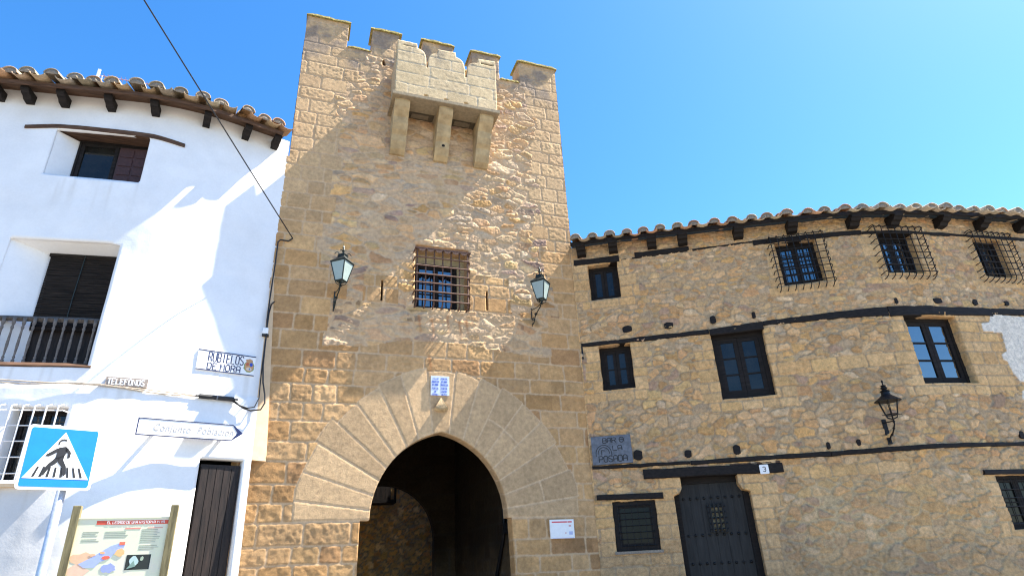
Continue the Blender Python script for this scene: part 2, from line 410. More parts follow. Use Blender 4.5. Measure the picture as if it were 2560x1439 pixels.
# ------------------------------------------------------------------ tower face layout
AC = (2.48, 2.40)      # arch centre on the springing line
def arch_outer(th):
    t = np.degrees(th)
    return np.interp(t, [-5, 0, 12, 25, 40, 55, 70, 80, 90, 100, 110, 125, 140, 155, 168, 180, 190],
                     [2.55, 2.55, 2.6, 2.55, 2.55, 2.56, 2.6, 2.68, 2.70, 2.66, 2.6, 2.55, 2.5, 2.45, 2.48, 2.42, 2.42])
_vr = random.Random(11); VJ = [-3]
for i in range(8): VJ.append(VJ[-1]+_vr.uniform(9.2, 11.6))
VJ = [0]+[v*84/VJ[-1] for v in VJ[1:]]
VJ = np.radians(np.array(VJ+[96]+[180-v for v in VJ[-2::-1]]))
def tower_layout(x, z):
    h, c, k, gr = stones_ashlar(x, z, TC, 100, ASH)
    r = np.clip(np.searchsorted(TC.zb, z, side='right')-1, 0, 60)
    mort = np.array((.45, .335, .215))*(0.92+0.16*fbm(x*9, z*9, 8, 3))[:, None]
    # paler and flatter dressed stone above the window, on the right hand corner
    pale = sm(z, 7.0, 9.5)*0.65
    c = shade_mix(c, np.array((.45, .345, .215)), pale)
    # rubble field between the corner stones
    xl = np.where(z > 11.2, 0.3, np.where(z > 7, -0.02, 0.15))+0.55*H(r, r*0, 61); xr = np.where(z > 7, 4.45, 4.55)+0.45*H(r, r*0, 62)
    zlow = 5.25+0.5*vn(x*1.1, x*0+3.3, 64)
    rm = (x > xl) & (x < xr) & (z > zlow) & (z < 12.45)
    rm &= ~((np.abs(x-3.42) < 0.42+0.2*H(r, r*0, 66)) & (z > 6.3) & (z < 7.1)) & ~((np.abs(x-1.28) < 0.34) & (z > 6.3) & (z < 6.95))
    h2, c2, k2, g2 = rubble_stones(x, z, 200, .33, .115, 0.026, 0.017, .30, 3.4)
    cov = sm(fbm(x*2.1, z*2.8, 210, 3), 0.42, 0.60)        # where the pointing was smeared over the stones
    k2 = k2*(1-0.45*cov); h2 = h2*(1-0.35*cov)
    low = (z < 6.35) & (H((c2[:, 0]*9e5).astype(np.int64)*0+np.floor(x/.3).astype(int), np.floor(z/.13).astype(int), 222) > .72)
    c2 = np.where((low & (k2 > .7))[:, None], c2*np.array((.55, .55, .6)), c2)
    m2 = mort*np.array((0.90, .92, .93))
    h = np.where(rm, h2, h); c = np.where(rm[:, None], c2, c); k = np.where(rm, k2, k)
    # voussoirs of the arch
    dx = x-AC[0]; dz = z-AC[1]; th = np.arctan2(dz, dx); rr = np.hypot(dx, dz)
    vi = np.clip(np.searchsorted(VJ, th, side='right')-1, 0, len(VJ)-2)
    ro = arch_outer(th)+(H(vi, vi*0, 301)-0.5)*0.16
    ring = (dz > -0.02) & (rr < ro)
    ej = np.minimum(th-VJ[vi], VJ[vi+1]-th)*rr; er = ro-rr
    # a few long voussoirs on the right are two stones
    sp = np.abs(rr-(1.85+0.2*H(vi, vi*0, 305))); two = (H(vi, vi*0, 306) > 0.5) & (th < 1.1)
    er = np.where(two, np.minimum(er, sp), er)
    ev = np.minimum(np.minimum(ej, er), np.maximum(dz, 0)+0.004)+(fbm(x*12, z*12, 310, 3)-0.5)*0.012
    kv = sm(ev, 0.007, 0.019)
    cv = np.array((.475, .345, .205))*(0.80+0.34*H(vi, vi*0, 307))[:, None]*(0.88+0.24*fbm(x*6, z*6, 311, 3))[:, None]
    cv = np.where((two & (rr > 1.9))[:, None], cv*0.93, cv)
    hv = kv*0.009+kv*0.0035*(fbm(x*24, z*24, 312, 3)-0.5)+kv*0.004*(H(vi, vi*0, 309)-.5)
    h = np.where(ring, hv, h); c = np.where(ring[:, None], cv, c); k = np.where(ring, kv, k)
    # rock faced courses near the ground and around the springing
    rf = (~ring & ~rm)*sm(-z, -5.6, -4.6)
    h = h+rf*k*0.016*(fbm(x*9, z*10, 320, 4)-0.5)
    dark = rf*sm(H(r, np.floor(x*1.7).astype(int), 330), 0.45, 0.9)*0.18
    c = c*(1-dark)[:, None]
    c = shade_mix(m2 if False else mort, np.zeros(3), np.zeros(len(x)))*(1-k)[:, None]+c*k[:, None]
    # grey lichen on top / rust below the window
    top = sm(z+0.6*fbm(x*2.5, z*2, 340, 3), 12.0, 12.9)*sm(fbm(x*3, z*3, 341, 3), 0.38, 0.62)*0.75
    top = np.maximum(top, 0.8*sm(0.45-np.hypot((x-0.55)/0.9, (z-12.15)/0.6), 0, 0.35)*sm(fbm(x*5, z*5, 342, 3), .35, .6))
    c = shade_mix(c, np.array((.17, .15, .135)), np.clip(top, 0, 1))
    for rx, zt in ((2.05, 6.15), (2.3, 6.1), (2.62, 6.2), (2.85, 6.1), (3.0, 6.15), (2.25, 5.35)):
        d = np.exp(-((x-rx-0.02*np.sin(z*9))/0.03)**2)*sm(zt-z, 0, 0.06)*sm(z, zt-0.55, zt-0.1)
        c = shade_mix(c, np.array((.30, .12, .04)), 0.55*d)
    c = np.where((ring & (k < .6))[:, None], c*.6+np.array((.55, .43, .29))*.4, c)
    l_ = c.mean(1)[:, None]; c = np.maximum(l_+(c-l_)*1.04, 0.01)*np.array((1.08, 1.01, .95))
    return h, c
def tmap(x, z, h): return np.stack([x, -h, z], 1)

# ------------------------------------------------------------------ ground
g = MB(); g.box((-900, -900, -0.6), (900, 900, 0.0))
M_GROUND = mat_plain('street_paving', (0.19, 0.175, 0.155), 0.9, 0, 0.15, 3.0, 0.3)
tag(g.build('ground', M_GROUND), kind='structure')

# ------------------------------------------------------------------ tower
TW = thing('stone_tower', 'tall crenellated gate tower of golden stone with a pointed archway', 'tower', (0, 0, 0))
def arch_pts(x0, x1, zs, za, n=14):
    """pointed arch from (x0,zs) over the apex to (x1,zs)"""
    xm = (x0+x1)/2; hw = (x1-x0)/2; R = (hw*hw+(za-zs)**2)/(2*hw)
    a = math.acos((R-hw)/R)
    L = [(x0+R-R*math.cos(a*i/n), zs+R*math.sin(a*i/n)) for i in range(n+1)]
    Rr = [(x1-R+R*math.cos(a*(1-i/n)), zs+R*math.sin(a*(1-i/n))) for i in range(1, n+1)]
    return L+Rr
ap = arch_pts(1.27, 3.70, 2.40, 3.88)
gate_poly = [(1.10, -0.5), (1.12, 2.40)]+ap+[(3.77, 2.40), (3.86, -0.5)]
crenels = [sd_rect(0.24, 0.79, 12.60, 14, 0.02, 1), sd_rect(1.43, 1.98, 12.60, 14, 0.02, 2), sd_rect(2.72, 3.21, 12.60, 14, .02, 3), sd_rect(3.91, 4.44, 12.60, 14, .02, 4)]
crx = [(0.24, 0.79), (1.43, 1.98), (2.72, 3.21), (3.91, 4.44)]
WIN = sd_poly([(1.93, 6.30), (3.05, 6.30), (3.05, 7.68), (1.93, 7.68)])
left_out = sd_poly([(-2, 9.30), (-0.68, 9.36), (-0.68, 14), (-2, 14)])
holes = [(sd_poly(gate_poly), 0.26), (WIN, 0.42), (sd_rect(1.275, 1.315, 6.36, 6.80), 0.3), (sd_rect(3.40, 3.445, 6.35, 6.78), 0.3), (left_out, 0)]
holes += [(c, 0.45) for c in crenels]
holes.append((sd_poly([(1.085+dx, 12.36+dz) for dx, dz in ((-.03, -.1), (.05, -.1), (.045, .0), (.0, .1), (-.04, .03))]), 0.2))
wall_mesh('front_wall', M_STONE, TW, -0.95, 5.44, 0.0, 13.29, 0.0165, tmap, tower_layout, holes)
def side_layout(x, z):
    h, c, k, gr = stones_ashlar(x, z, TC, 100, ASH); return h, c*k[:, None]+MORT*(1-k)[:, None]
TD = 5.2
wall_mesh('right_wall', M_STONE, TW, 0, TD, 0, 12.6, 0.05, lambda x, z, h: np.stack([5.44+h, x, z], 1), side_layout)
wall_mesh('left_wall', M_STONE, TW, 0, TD, 0, 12.6, 0.06, lambda x, z, h: np.stack([-0.68-h, TD-x, z], 1), side_layout)
m = MB(); m.box((-0.66, 0.46, 12.35), (5.42, TD-0.4, 12.55)); m.build('roof_deck', M_MORTAR, TW)
# sides of the end merlons on the returns, back parapet
for a, b in ((-0.68, 0.24), (0.79, 1.43), (1.98, 2.72), (3.21, 3.91), (4.44, 5.44)):
    m = MB(); m.col = (.40, .28, .155); m.box((a+0.012, 0.40, 12.5), (b-0.012, 0.45, 13.28))
    if a < 0: m.box((-0.68, 0.02, 12.6), (-0.60, 0.44, 13.28))
    if b > 5: m.box((5.36, 0.02, 12.6), (5.44, 0.44, 13.28))
    m.build('merlon_back', M_STONE, TW)
# weathered cap stones, thick and uneven
def slab(x0, x1, y0, y1, z0, z1, seed):
    n = 9; mb = MB(); r = random.Random(seed); mb.col = (.26, .235, .13)
    vs = []; fs = []
    for i in range(n):
        x = x0+(x1-x0)*i/(n-1); dz = r.uniform(-.012, .012); dy = r.uniform(-.012, .012)
        edge = 0.03 if i in (0, n-1) else 0
        vs += [(x, y0+dy, z0+dz*0.3), (x, y1, z0), (x, y1, z1+dz-edge*.5), (x, y0+dy+.012, z1+dz-edge)]
    for i in range(n-1):
        for j in range(4): fs.append((4*i+j, 4*i+(j+1) % 4, 4*i+4+(j+1) % 4, 4*i+4+j))
    fs += [(3, 2, 1, 0), tuple(4*(n-1)+j for j in range(4))]
    mb.add(vs, [tuple(reversed(f)) for f in fs]); return mb
M_LICHEN = mat_plain('lichened_stone', (0.34, 0.29, 0.10), 0.95, 0, 0.3, 30, 0.5, 0.1, (0.07, 0.06, 0.04))
for i, (a, b) in enumerate(((-0.70, 0.29), (0.74, 1.48), (1.93, 2.77), (3.16, 3.96), (4.39, 5.49))):
    slab(a, b, -0.06, 0.50, 13.285, 13.345, 40+i).build('merlon_cap', M_LICHEN, TW)
for i, (a, b) in enumerate(crx): slab(a+.01, b-.01, -0.04, 0.47, 12.585, 12.635, 60+i).build('crenel_sill', M_LICHEN, TW)
# box machicolation
def curve(p0, p1, up, n=7):
    out = []
    for i in range(n+1):
        t = i/n; a = t*math.pi/2
        if up: out.append((p0[0]+(p1[0]-p0[0])*(1-math.cos(a)), p0[1]+(p1[1]-p0[1])*math.sin(a)))
        else: out.append((p0[0]+(p1[0]-p0[0])*math.sin(a), p0[1]+(p1[1]-p0[1])*(1-math.cos(a))))
    return out
prof = [(1.28, 10.98), (3.58, 10.98), (3.58, 12.47), (3.16, 12.44)]
prof += [(3.15, 12.34)]+curve((3.13, 12.30), (2.90, 12.10), False)[::1]+[(2.885, 11.80), (2.845, 11.80), (2.84, 12.08)]
prof += curve((2.83, 12.10), (2.64, 12.34), True)+[(2.62, 12.48), (2.21, 12.46), (2.20, 12.36)]
prof += curve((2.19, 12.32), (2.0, 12.12), False)+[(1.985, 11.85), (1.955, 11.85), (1.945, 12.12)]
prof += curve((1.94, 12.13), (1.75, 12.36), True)+[(1.73, 12.50), (1.30, 12.50)]
pf = sd_poly(prof); outside = lambda x, z: -pf(x, z)
BC = Courses(10.68, 13, .30, .31, .55, .95, 21)
def box_layout(x, z):
    h, c, k, gr = stones_ashlar(x, z, BC, 400, [(.50, .385, .225), (.48, .365, .21), (.52, .40, .24), (.49, .375, .22)], 0.005, 0.009, 0.003, 0.08)
    c = c*k[:, None]+np.array((.50, .42, .30))*(1-k)[:, None]
    for x0, x1, zz in ((1.42, 1.70, 12.38), (3.22, 3.54, 12.33)):      # cut grooves
        gmask = (x > x0) & (x < x1) & (np.abs(z-zz) < 0.014); c[gmask] *= 0.2; h = np.where(gmask, h-0.03, h)
    st = sm(fbm(x*4, z*2.2, 420, 3)+(z-12.0)*0.5, 0.55, 0.95)*0.5
    return h, shade_mix(c, np.array((.20, .17, .13)), st)
bh = [(outside, 0.2), (sd_poly([(1.90, 10.99), (2.01, 10.99), (2.005, 11.06), (1.955, 11.09), (1.905, 11.06)]), .15), (sd_poly([(2.35, 10.99), (2.46, 10.99), (2.455, 11.06), (2.405, 11.09), (2.355, 11.06)]), .15), (sd_poly([(2.80, 10.99), (2.91, 10.99), (2.905, 11.06), (2.855, 11.09), (2.805, 11.06)]), .15)]
BX = wall_mesh('box_parapet', M_STONE, TW, 1.20, 3.66, 10.94, 12.60, 0.02, lambda x, z, h: np.stack([x, -0.69-h, z-0.06], 1), box_layout, bh)
m = MB(); m.col = (.44, .34, .21)
m.prism([(p[0], p[1]-.06) for p in prof if True], -0.50, -0.48)
m.box((1.28, -0.685, 10.92), (1.40, 0.02, 12.06)); m.box((3.46, -0.685, 10.92), (3.58, 0.02, 12.06))
m.box((1.40, -0.53, 10.92), (3.46, -0.515, 11.2))
m.build('box_side', M_STONE, TW)
m = MB(); m.col = (.27, .215, .14)
m.box((1.23, -0.76, 10.83), (3.62, -0.28, 10.925), 0.012)
m.box((1.23, -0.28, 10.835), (1.62, 0.03, 10.92)); m.box((2.24, -0.28, 10.835), (2.6, 0.03, 10.92)); m.box((3.2, -0.28, 10.835), (3.62, 0.03, 10.92))
m.build('ledge', M_STONE, TW)
for a, b in ((1.62, 2.24), (2.6, 3.2)):
    m = MB(); m.col = (.10, .08, .055); m.box((a, -0.28, 10.87), (b, 0.02, 10.90)); m.col = (.2, .16, .11); m.box((a+.12, -.2, 10.855), (b-.12, -.06, 10.869)); m.build('floor_shade_plate', M_STONE, TW)  # dark plate stands in for the shade of an open floor slot
cp = [(0.06, 9.79), (-.06, 9.80), (-.16, 9.88), (-.24, 10.02), (-.27, 10.12), (-.28, 10.16), (-.36, 10.24), (-.42, 10.36), (-.45, 10.47), (-.455, 10.50), (-.53, 10.58), (-.60, 10.66), (-.65, 10.76), (-.65, 10.83), (.06, 10.83)]
M_CORBEL = mat_plain('stained_corbel_stone', (.47, .35, .19), .92, 0, .1, 4.5, .4, .2, (.27, .195, .105))
for i, (a, b) in enumerate(((1.31, 1.63), (2.27, 2.58), (3.19, 3.51))):
    m = MB(); m.col = (.47, .36, .20)
    nx = 5
    n = len(cp); vs = []; r = random.Random(i)
    for j in range(nx):
        e = 0.02 if j in (0, nx-1) else 0.0
        vs += [(a+(b-a)*j/(nx-1), p[0]+e*(p[0] < 0)+r.uniform(-.006, .006), p[1]) for p in cp]
    fs = [tuple(range(n))[::-1], tuple((nx-1)*n+q for q in range(n))]
    for j in range(nx-1):
        for q in range(n): fs.append((j*n+q, j*n+(q+1) % n, (j+1)*n+(q+1) % n, (j+1)*n+q))
    m.add(vs, [tuple(reversed(f)) for f in fs]); m.build('corbel', M_CORBEL, TW)
m = MB(); m.lathe([(0.032, 0), (0.032, 0.03)], (0, 0, 0), 12); m.M = Matrix.Identity(4)
o = m.build('putlog_hole', M_VOID, TW, (2.43, -0.31, 10.02)); o.rotation_euler = (math.radians(60), 0, 0)
# window deep in the wall, behind the iron grille
def window(name, parent, loc, rz, wd, ht, sashes=2, rows=2, frame=M_WOOD, glass=M_GLASS, fw=.06, sw=.05, dep=.07, bars=.022, tilt=0.0, mull=0):
    """frame with leaves; each leaf's glazing is one pane part"""
    m = MB()
    m.box((0, 0, 0), (fw, dep, ht)); m.box((wd-fw, 0, 0), (wd, dep, ht)); m.box((fw, 0, ht-fw), (wd-fw, dep, ht)); m.box((fw, 0, 0), (wd-fw, dep, fw))
    lw = (wd-2*fw)/sashes
    for i in range(sashes):
        a = fw+i*lw+.003; b = a+lw-.006; z0 = fw+.003; z1 = ht-fw-.003
        m.box((a, .012, z0), (a+sw, dep-.012, z1)); m.box((b-sw, .012, z0), (b, dep-.012, z1))
        m.box((a+sw, .013, z0), (b-sw, dep-.012, z0+sw*1.2)); m.box((a+sw, .013, z1-sw), (b-sw, dep-.012, z1))
        for r in range(1, rows):
            zz = z0+sw+(z1-z0-2*sw)*r/rows; m.box((a+sw, .02, zz-bars/2), (b-sw, dep-.02, zz+bars/2))
        for q in range(1, mull+1):
            xx = a+sw+(lw-.006-2*sw)*q/(mull+1); m.box((xx-bars/2, .021, z0+sw*1.2), (xx+bars/2, dep-.021, z1-sw))
    o = m.build(name, frame, parent, loc, rz)
    for i in range(sashes):
        a = fw+i*lw+.003+sw; b = fw+(i+1)*lw-.003-sw
        q = MB(); q.box((a-.004, 0, fw+.003+sw), (b+.004, .006, ht-fw-.003-sw*.9))
        p = q.build('pane', glass, o, (0, dep*0.5, 0)); p.rotation_euler = (tilt, 0, 0.0)
    return o
m = MB(); m.col = (.40, .33, .19)      # splayed plaster lining of the opening
m.add([(1.93, 0.40, 7.72), (3.06, 0.40, 7.72), (3.06, .40, 6.28), (1.93, .40, 6.28), (1.99, .43, 7.48), (2.90, .43, 7.48), (2.90, .43, 6.28), (1.99, .43, 6.28)], [(0, 4, 5, 1), (1, 5, 6, 2), (3, 7, 4, 0)])
m.build('window_lining', M_STONE, TW)
window('window', TW, (1.99, 0.44, 6.40), 0, .91, 1.08, 2, 3, mull=0)
m = MB(); m.box((1.0, 0.52, 6.2), (3.9, 0.56, 8.0)); m.box((1.22, .31, 6.3), (1.36, .34, 6.9)); m.box((3.35, .31, 6.3), (3.50, .34, 6.85)); m.build('dark_interior', M_VOID, TW)
# projecting grille: bars, hooks into the wall, cresting
def grille(parent, x0, x1, z0, z1, y, nx, nz, r, mat, loc=None, rz=None, side=True, crest=False, name='window_grille', hook=True, bottom=True, top=False):
    m = MB(); xs = [x0+(x1-x0)*i/(nx-1) for i in range(nx)]; zs = [z0+(z1-z0)*i/(nz-1) for i in range(nz)]
    for x in xs:
        b = z0-.02
        m.tube([(x, y, b), (x, y, z1+.02)], r, 6)
        if hook and bottom: m.tube([(x, y, b), (x, y+.02, b-.05), (x-.005, y*.45, b-.09), (x-.01, .06, b-.11)], r, 6)
        if hook and top: m.tube([(x, y, z1+.02), (x, y+.02, z1+.05), (x, y*.5, z1+.06), (x, .06, z1+.05)], r, 6)
    for z in zs:
        m.tube([(x0-.02, y-r*1.5, z), (x1+.02, y-r*1.5, z)], r, 6)
        if hook and side:
            for sx, xe in ((-1, x0), (1, x1)): m.tube([(xe+sx*.02, y-r*1.5, z), (xe+sx*.045, y+.03, z-.004), (xe+sx*.05, y*.4, z-.02), (xe+sx*.05, .06, z-.03)], r, 6)
    if crest:
        m.box((x0-.05, y-.05, z1+.005), (x1+.06, y+.03, z1+.025))
        for i in range(nx-1):
            c = (xs[i]+xs[i+1])/2; hw = (xs[i+1]-xs[i])*0.46
            P = [(c-hw, z1)]+[(c-hw*math.cos(math.pi*k/10)*(1 if k % 2 else .86), z1-.075*math.sin(math.pi*k/10)*(1 if k % 2 else .8)) for k in range(1, 10)]+[(c+hw, z1)]
            m.prism(P, y-.048, y-.043)
    return m.build(name, mat, parent, loc, rz)
grille(TW, 1.95, 2.99, 6.40, 7.52, -0.13, 7, 7, .0155, M_RUST, crest=True)
# carved scallop shell on the keystone
m = MB(); m.col = (.48, .36, .21); m.smooth = True
nr, na = 8, 36; vs = []
for i in range(nr+1):
    for j in range(na+1):
        a = math.radians(-32+64*j/na); t = i/nr
        rr = t*0.27*(1+0.03*math.cos(a*math.pi*9/math.radians(32)))
        x = math.sin(a)*rr; z = -math.cos(a)*rr
        y = -0.035-0.085*math.sin(t*math.pi*0.62)*(1-0.5*(a/math.radians(34))**2)-0.014*t*math.cos(a*math.pi*5/math.radians(32)*2)
        vs.append((x, y if i < nr else 0.005, z))
m.add(vs, [(i*(na+1)+j, i*(na+1)+j+1, (i+1)*(na+1)+j+1, (i+1)*(na+1)+j) for i in range(nr) for j in range(na)])
m.build('scallop_shell', M_STONE, TW, (2.47, 0, 4.51))
# passage behind the arch
def dark_layout(seed):
    def f(x, z):
        h, c, k, gr = rubble_stones(x, z, seed, .17, .10, .03, .012, .3); return h, (c*k[:, None]*np.array((1.6, 1.3, .85))+MORT*.8*(1-k)[:, None])
    return f
def passage_shade_layout(x, z):
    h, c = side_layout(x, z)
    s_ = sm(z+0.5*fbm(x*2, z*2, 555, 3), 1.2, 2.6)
    return h, c*(0.42-0.34*s_)[:, None]  # passage shade put into the stone colour, deeper higher up
PY0, PY1 = 0.30, 5.0
wall_mesh('passage_wall', M_RUBBLE, TW, 0, PY1-PY0, 0, 4.8, 0.05, lambda x, z, h: np.stack([3.98-h, PY1-x, z], 1), passage_shade_layout)
wall_mesh('passage_wall', M_RUBBLE, TW, 0, PY1-PY0, 0, 4.8, 0.05, lambda x, z, h: np.stack([1.0+h, PY0+x, z], 1), passage_shade_layout)
m = MB(); m.col = (.03, .025, .02); m.box((0.8, PY0+.02, 4.75), (4.2, PY1+.6, 4.9)); m.build('passage_ceiling', M_STONE, TW)  # near-black colour carries the shade of the passage
for x0, x1, z0, z1 in ((0.98, 1.12, 0, 4.78), (3.88, 4.0, 0, 4.78)): pass
rp = [(0.85, -0.5), (0.85, 2.3)]+[(2.15-1.30*math.cos(math.pi*i/24), 2.3+1.28*math.sin(math.pi*i/24)) for i in range(1, 24)]+[(3.45, 2.3), (3.45, -0.5)]
wall_mesh('rear_wall', M_RUBBLE, TW, -0.66, 5.42, 0, 12.6, 0.05, lambda x, z, h: np.stack([x, TD-0.2-h, z], 1), passage_shade_layout, [(sd_poly(rp), 0.25)])
m = MB(); m.tube([(3.93, .95, 2.62), (3.93, .95, 2.25), (3.93, 1.02, 2.1), (3.90, 1.6, 1.2)], .035, 8); m.box((3.86, .80, 2.18), (3.97, 1.05, 2.36)); m.build('gate_hinge', M_IRON, TW)

# ------------------------------------------------------------------ house beyond the passage
AH = thing('rubble_house', 'brown rubble house with a dark timber balcony beyond the archway', 'house', (2.3, 9.2, 0))
wall_mesh('wall', M_RUBBLE, AH, -4.5, 5.5, 0, 5.6, 0.05, lambda x, z, h: np.stack([x, -h, z], 1), dark_layout(500))
m = MB(); m.box((-4.5, .02, 0), (5.5, 4, 5.58)); m.build('body', M_MORTAR, AH)
m = MB(); m.box((-1.6, -.75, 3.50), (.72, -.03, 3.60))
m.box((-1.6, -.75, 4.35), (.72, -.69, 4.42))
for i in range(17): m.box((-1.58+i*.14, -.735, 3.6), (-1.545+i*.14, -.70, 4.35))
m.box((.66, -.75, 3.6), (.72, -.69, 4.7))
m.build('balcony', M_WOOD, AH)
m = MB(); m.box((-1.6, -.09, 3.62), (.62, -.05, 5.4)); m.build('balcony_door', M_DOOR, AH)

# ------------------------------------------------------------------ curved facades
class Path:
    def __init__(s, p0, segs, sgn=1):
        pts = [np.array(p0, float)]
        for a, l in segs:
            a = math.radians(a); pts.append(pts[-1]+sgn*l*np.array([math.cos(a), math.sin(a)]))
        if sgn < 0: pts = pts[::-1]
        s.p = np.array(pts); d = np.linalg.norm(np.diff(s.p, axis=0), axis=1)
        s.cum = np.concatenate([[0], np.cumsum(d)])
        if sgn < 0: s.cum = s.cum-s.cum[-1]
        t = np.diff(s.p, axis=0)/d[:, None]; ang = np.arctan2(t[:, 1], t[:, 0])
        s.mid = (s.cum[:-1]+s.cum[1:])/2; s.ang = ang
    def xy(s, u):
        u = np.asarray(u, float); lo = np.minimum(u-s.cum[0], 0); hi = np.maximum(u-s.cum[-1], 0)
        x = np.interp(u, s.cum, s.p[:, 0])+lo*math.cos(s.ang[0])+hi*math.cos(s.ang[-1])
        y = np.interp(u, s.cum, s.p[:, 1])+lo*math.sin(s.ang[0])+hi*math.sin(s.ang[-1]); return x, y
    def angle(s, u): return np.interp(u, s.mid, s.ang)
    def frame(s, u, z=0.0, out=0.0):
        x, y = s.xy(u); a = float(s.angle(u))
        return (float(x)+math.sin(a)*out, float(y)-math.cos(a)*out, z), a
    def map(s, u, z, h):
        x, y = s.xy(u); a = s.angle(u)
        return np.stack([x+np.sin(a)*h, y-np.cos(a)*h, z], 1)
PB = Path((5.42, 0.0), [(-31, 5.2)]+[(a, .3) for a in (-29, -25, -21, -17, -13, -9)]+[(-7, 6)])
PW = Path((-0.70, 0.0), [(17.5, 1.2)]+[(a, .2) for a in (15, 12, 9, 6, 3, 0)]+[(-3, .25), (-6, .25), (-7, 9)], -1)
def sweep(name, path, sec, s0, s1, mat, parent, n=40, seed=0, wob=0.0, cols=(1, 1, 1), dz=lambda u: 0.0):
    """section [(out,z)] swept along a curved facade"""
    ss = np.linspace(s0, s1, n); k = len(sec); V = []; r = random.Random(seed)
    for u in ss:
        x, y = path.xy(u); a = float(path.angle(u)); w1 = r.uniform(-wob, wob); w2 = r.uniform(-wob, wob)+float(dz(u))
        for o, z in sec: V.append((x+math.sin(a)*(o+w1), y-math.cos(a)*(o+w1), z+w2))
    mb = MB(); mb.col = cols
    fs = [(i*k+j, (i+1)*k+j, (i+1)*k+(j+1) % k, i*k+(j+1) % k) for i in range(n-1) for j in range(k)]
    fs += [tuple(range(k)), tuple((n-1)*k+j for j in range(k-1, -1, -1))]
    mb.add(V, fs); return mb.build(name, mat, parent)
def tile_roof(name, parent, path, s0, s1, pitch, out, ze, slope, rows, seed, tones, r=0.105, dz=lambda u: 0.0):
    """barrel tiles: channels below, covers above, cover mouths stopped with mortar"""
    rd = random.Random(seed); mb = MB(); mb.smooth = True
    n = int((s1-s0)/pitch); L = 0.42; ns = 9
    for i in range(n+1):
        u = s0+(s1-s0)*i/n+rd.uniform(-.045, .045)
        x, y = path.xy(u); a = float(path.angle(u))
        mb.M = Matrix.Translation((float(x), float(y), ze+float(dz(u)))) @ Matrix.Rotation(a+rd.uniform(-.10, .10), 4, 'Z')
        for kind in (0, 1):
            xo = pitch/2 if kind == 0 else 0.0
            jit = rd.uniform(-.06, .06); lift = rd.uniform(-.012, .018)
            for k in range(rows):
                col = rd.choice(tones); f = rd.uniform(.75, 1.2); mb.col = tuple(c*f for c in col)
                y0 = -out-jit-(0.05 if kind == 0 else 0.0)+k*0.34; z0 = (y0+out)*slope+(0.0 if kind == 0 else 0.055)+rd.uniform(-.008, .008)+lift+k*0.012
                y1 = y0+L; z1 = z0+L*slope-0.012
                ra = r*rd.uniform(.95, 1.08); rb = ra*0.84
                if kind == 0: ra, rb = ra*.9, ra*1.02
                vs = []
                for (yy, zz, rr) in ((y0, z0, ra), (y1, z1, rb)):
                    for th in (0, 1):
                        for j in range(ns):
                            an = math.pi*j/(ns-1); q = rr-0.014*th
                            vs.append((xo+q*math.cos(an), yy, zz+(q*math.sin(an)*0.92 if kind else -q*math.sin(an)*0.6+0.05)))
                fs = []
                for j in range(ns-1):
                    fs.append((j, j+1, 2*ns+j+1, 2*ns+j)); fs.append((ns+j+1, ns+j, 3*ns+j, 3*ns+j+1))
                    fs.append((ns+j, ns+j+1, j+1, j))
                mb.mi = 0
                mb.add(vs, fs)
                if kind == 1 and k == 0:
                    mb.mi = 1; mb.smooth = False; q = ra-.013; yy = y0+rd.uniform(.015, .04)
                    P = [(xo+q*math.cos(math.pi*j/(ns-1)), yy, z0+q*math.sin(math.pi*j/(ns-1))*.92) for j in range(ns)]
                    mb.col = (.30, .28, .25); mb.add(P+[(xo, yy-.02, z0+q*.35)], [(j+1, j, ns) for j in range(ns-1)]+[(0, ns-1, ns)])
                    mb.smooth = True; mb.mi = 0
    mb.M = Matrix.Identity(4)
    return mb.build(name, [M_TILE, M_MORTAR], parent)
def rafter_mesh(w_, h_, out, steps=True):
    """rafter tail with a moulded end; local y<0 is outward, z=0 its top"""
    P = [(0.25, 0), (-out, 0), (-out, -h_*0.35), (-out+.03, -h_*.42), (-out+.06, -h_*.62), (-out+.13, -h_*.72), (-out+.17, -h_*.95), (-out+.26, -h_), (0.25, -h_)]
    m = MB(); m.prism_x(P, -w_/2, w_/2); return m

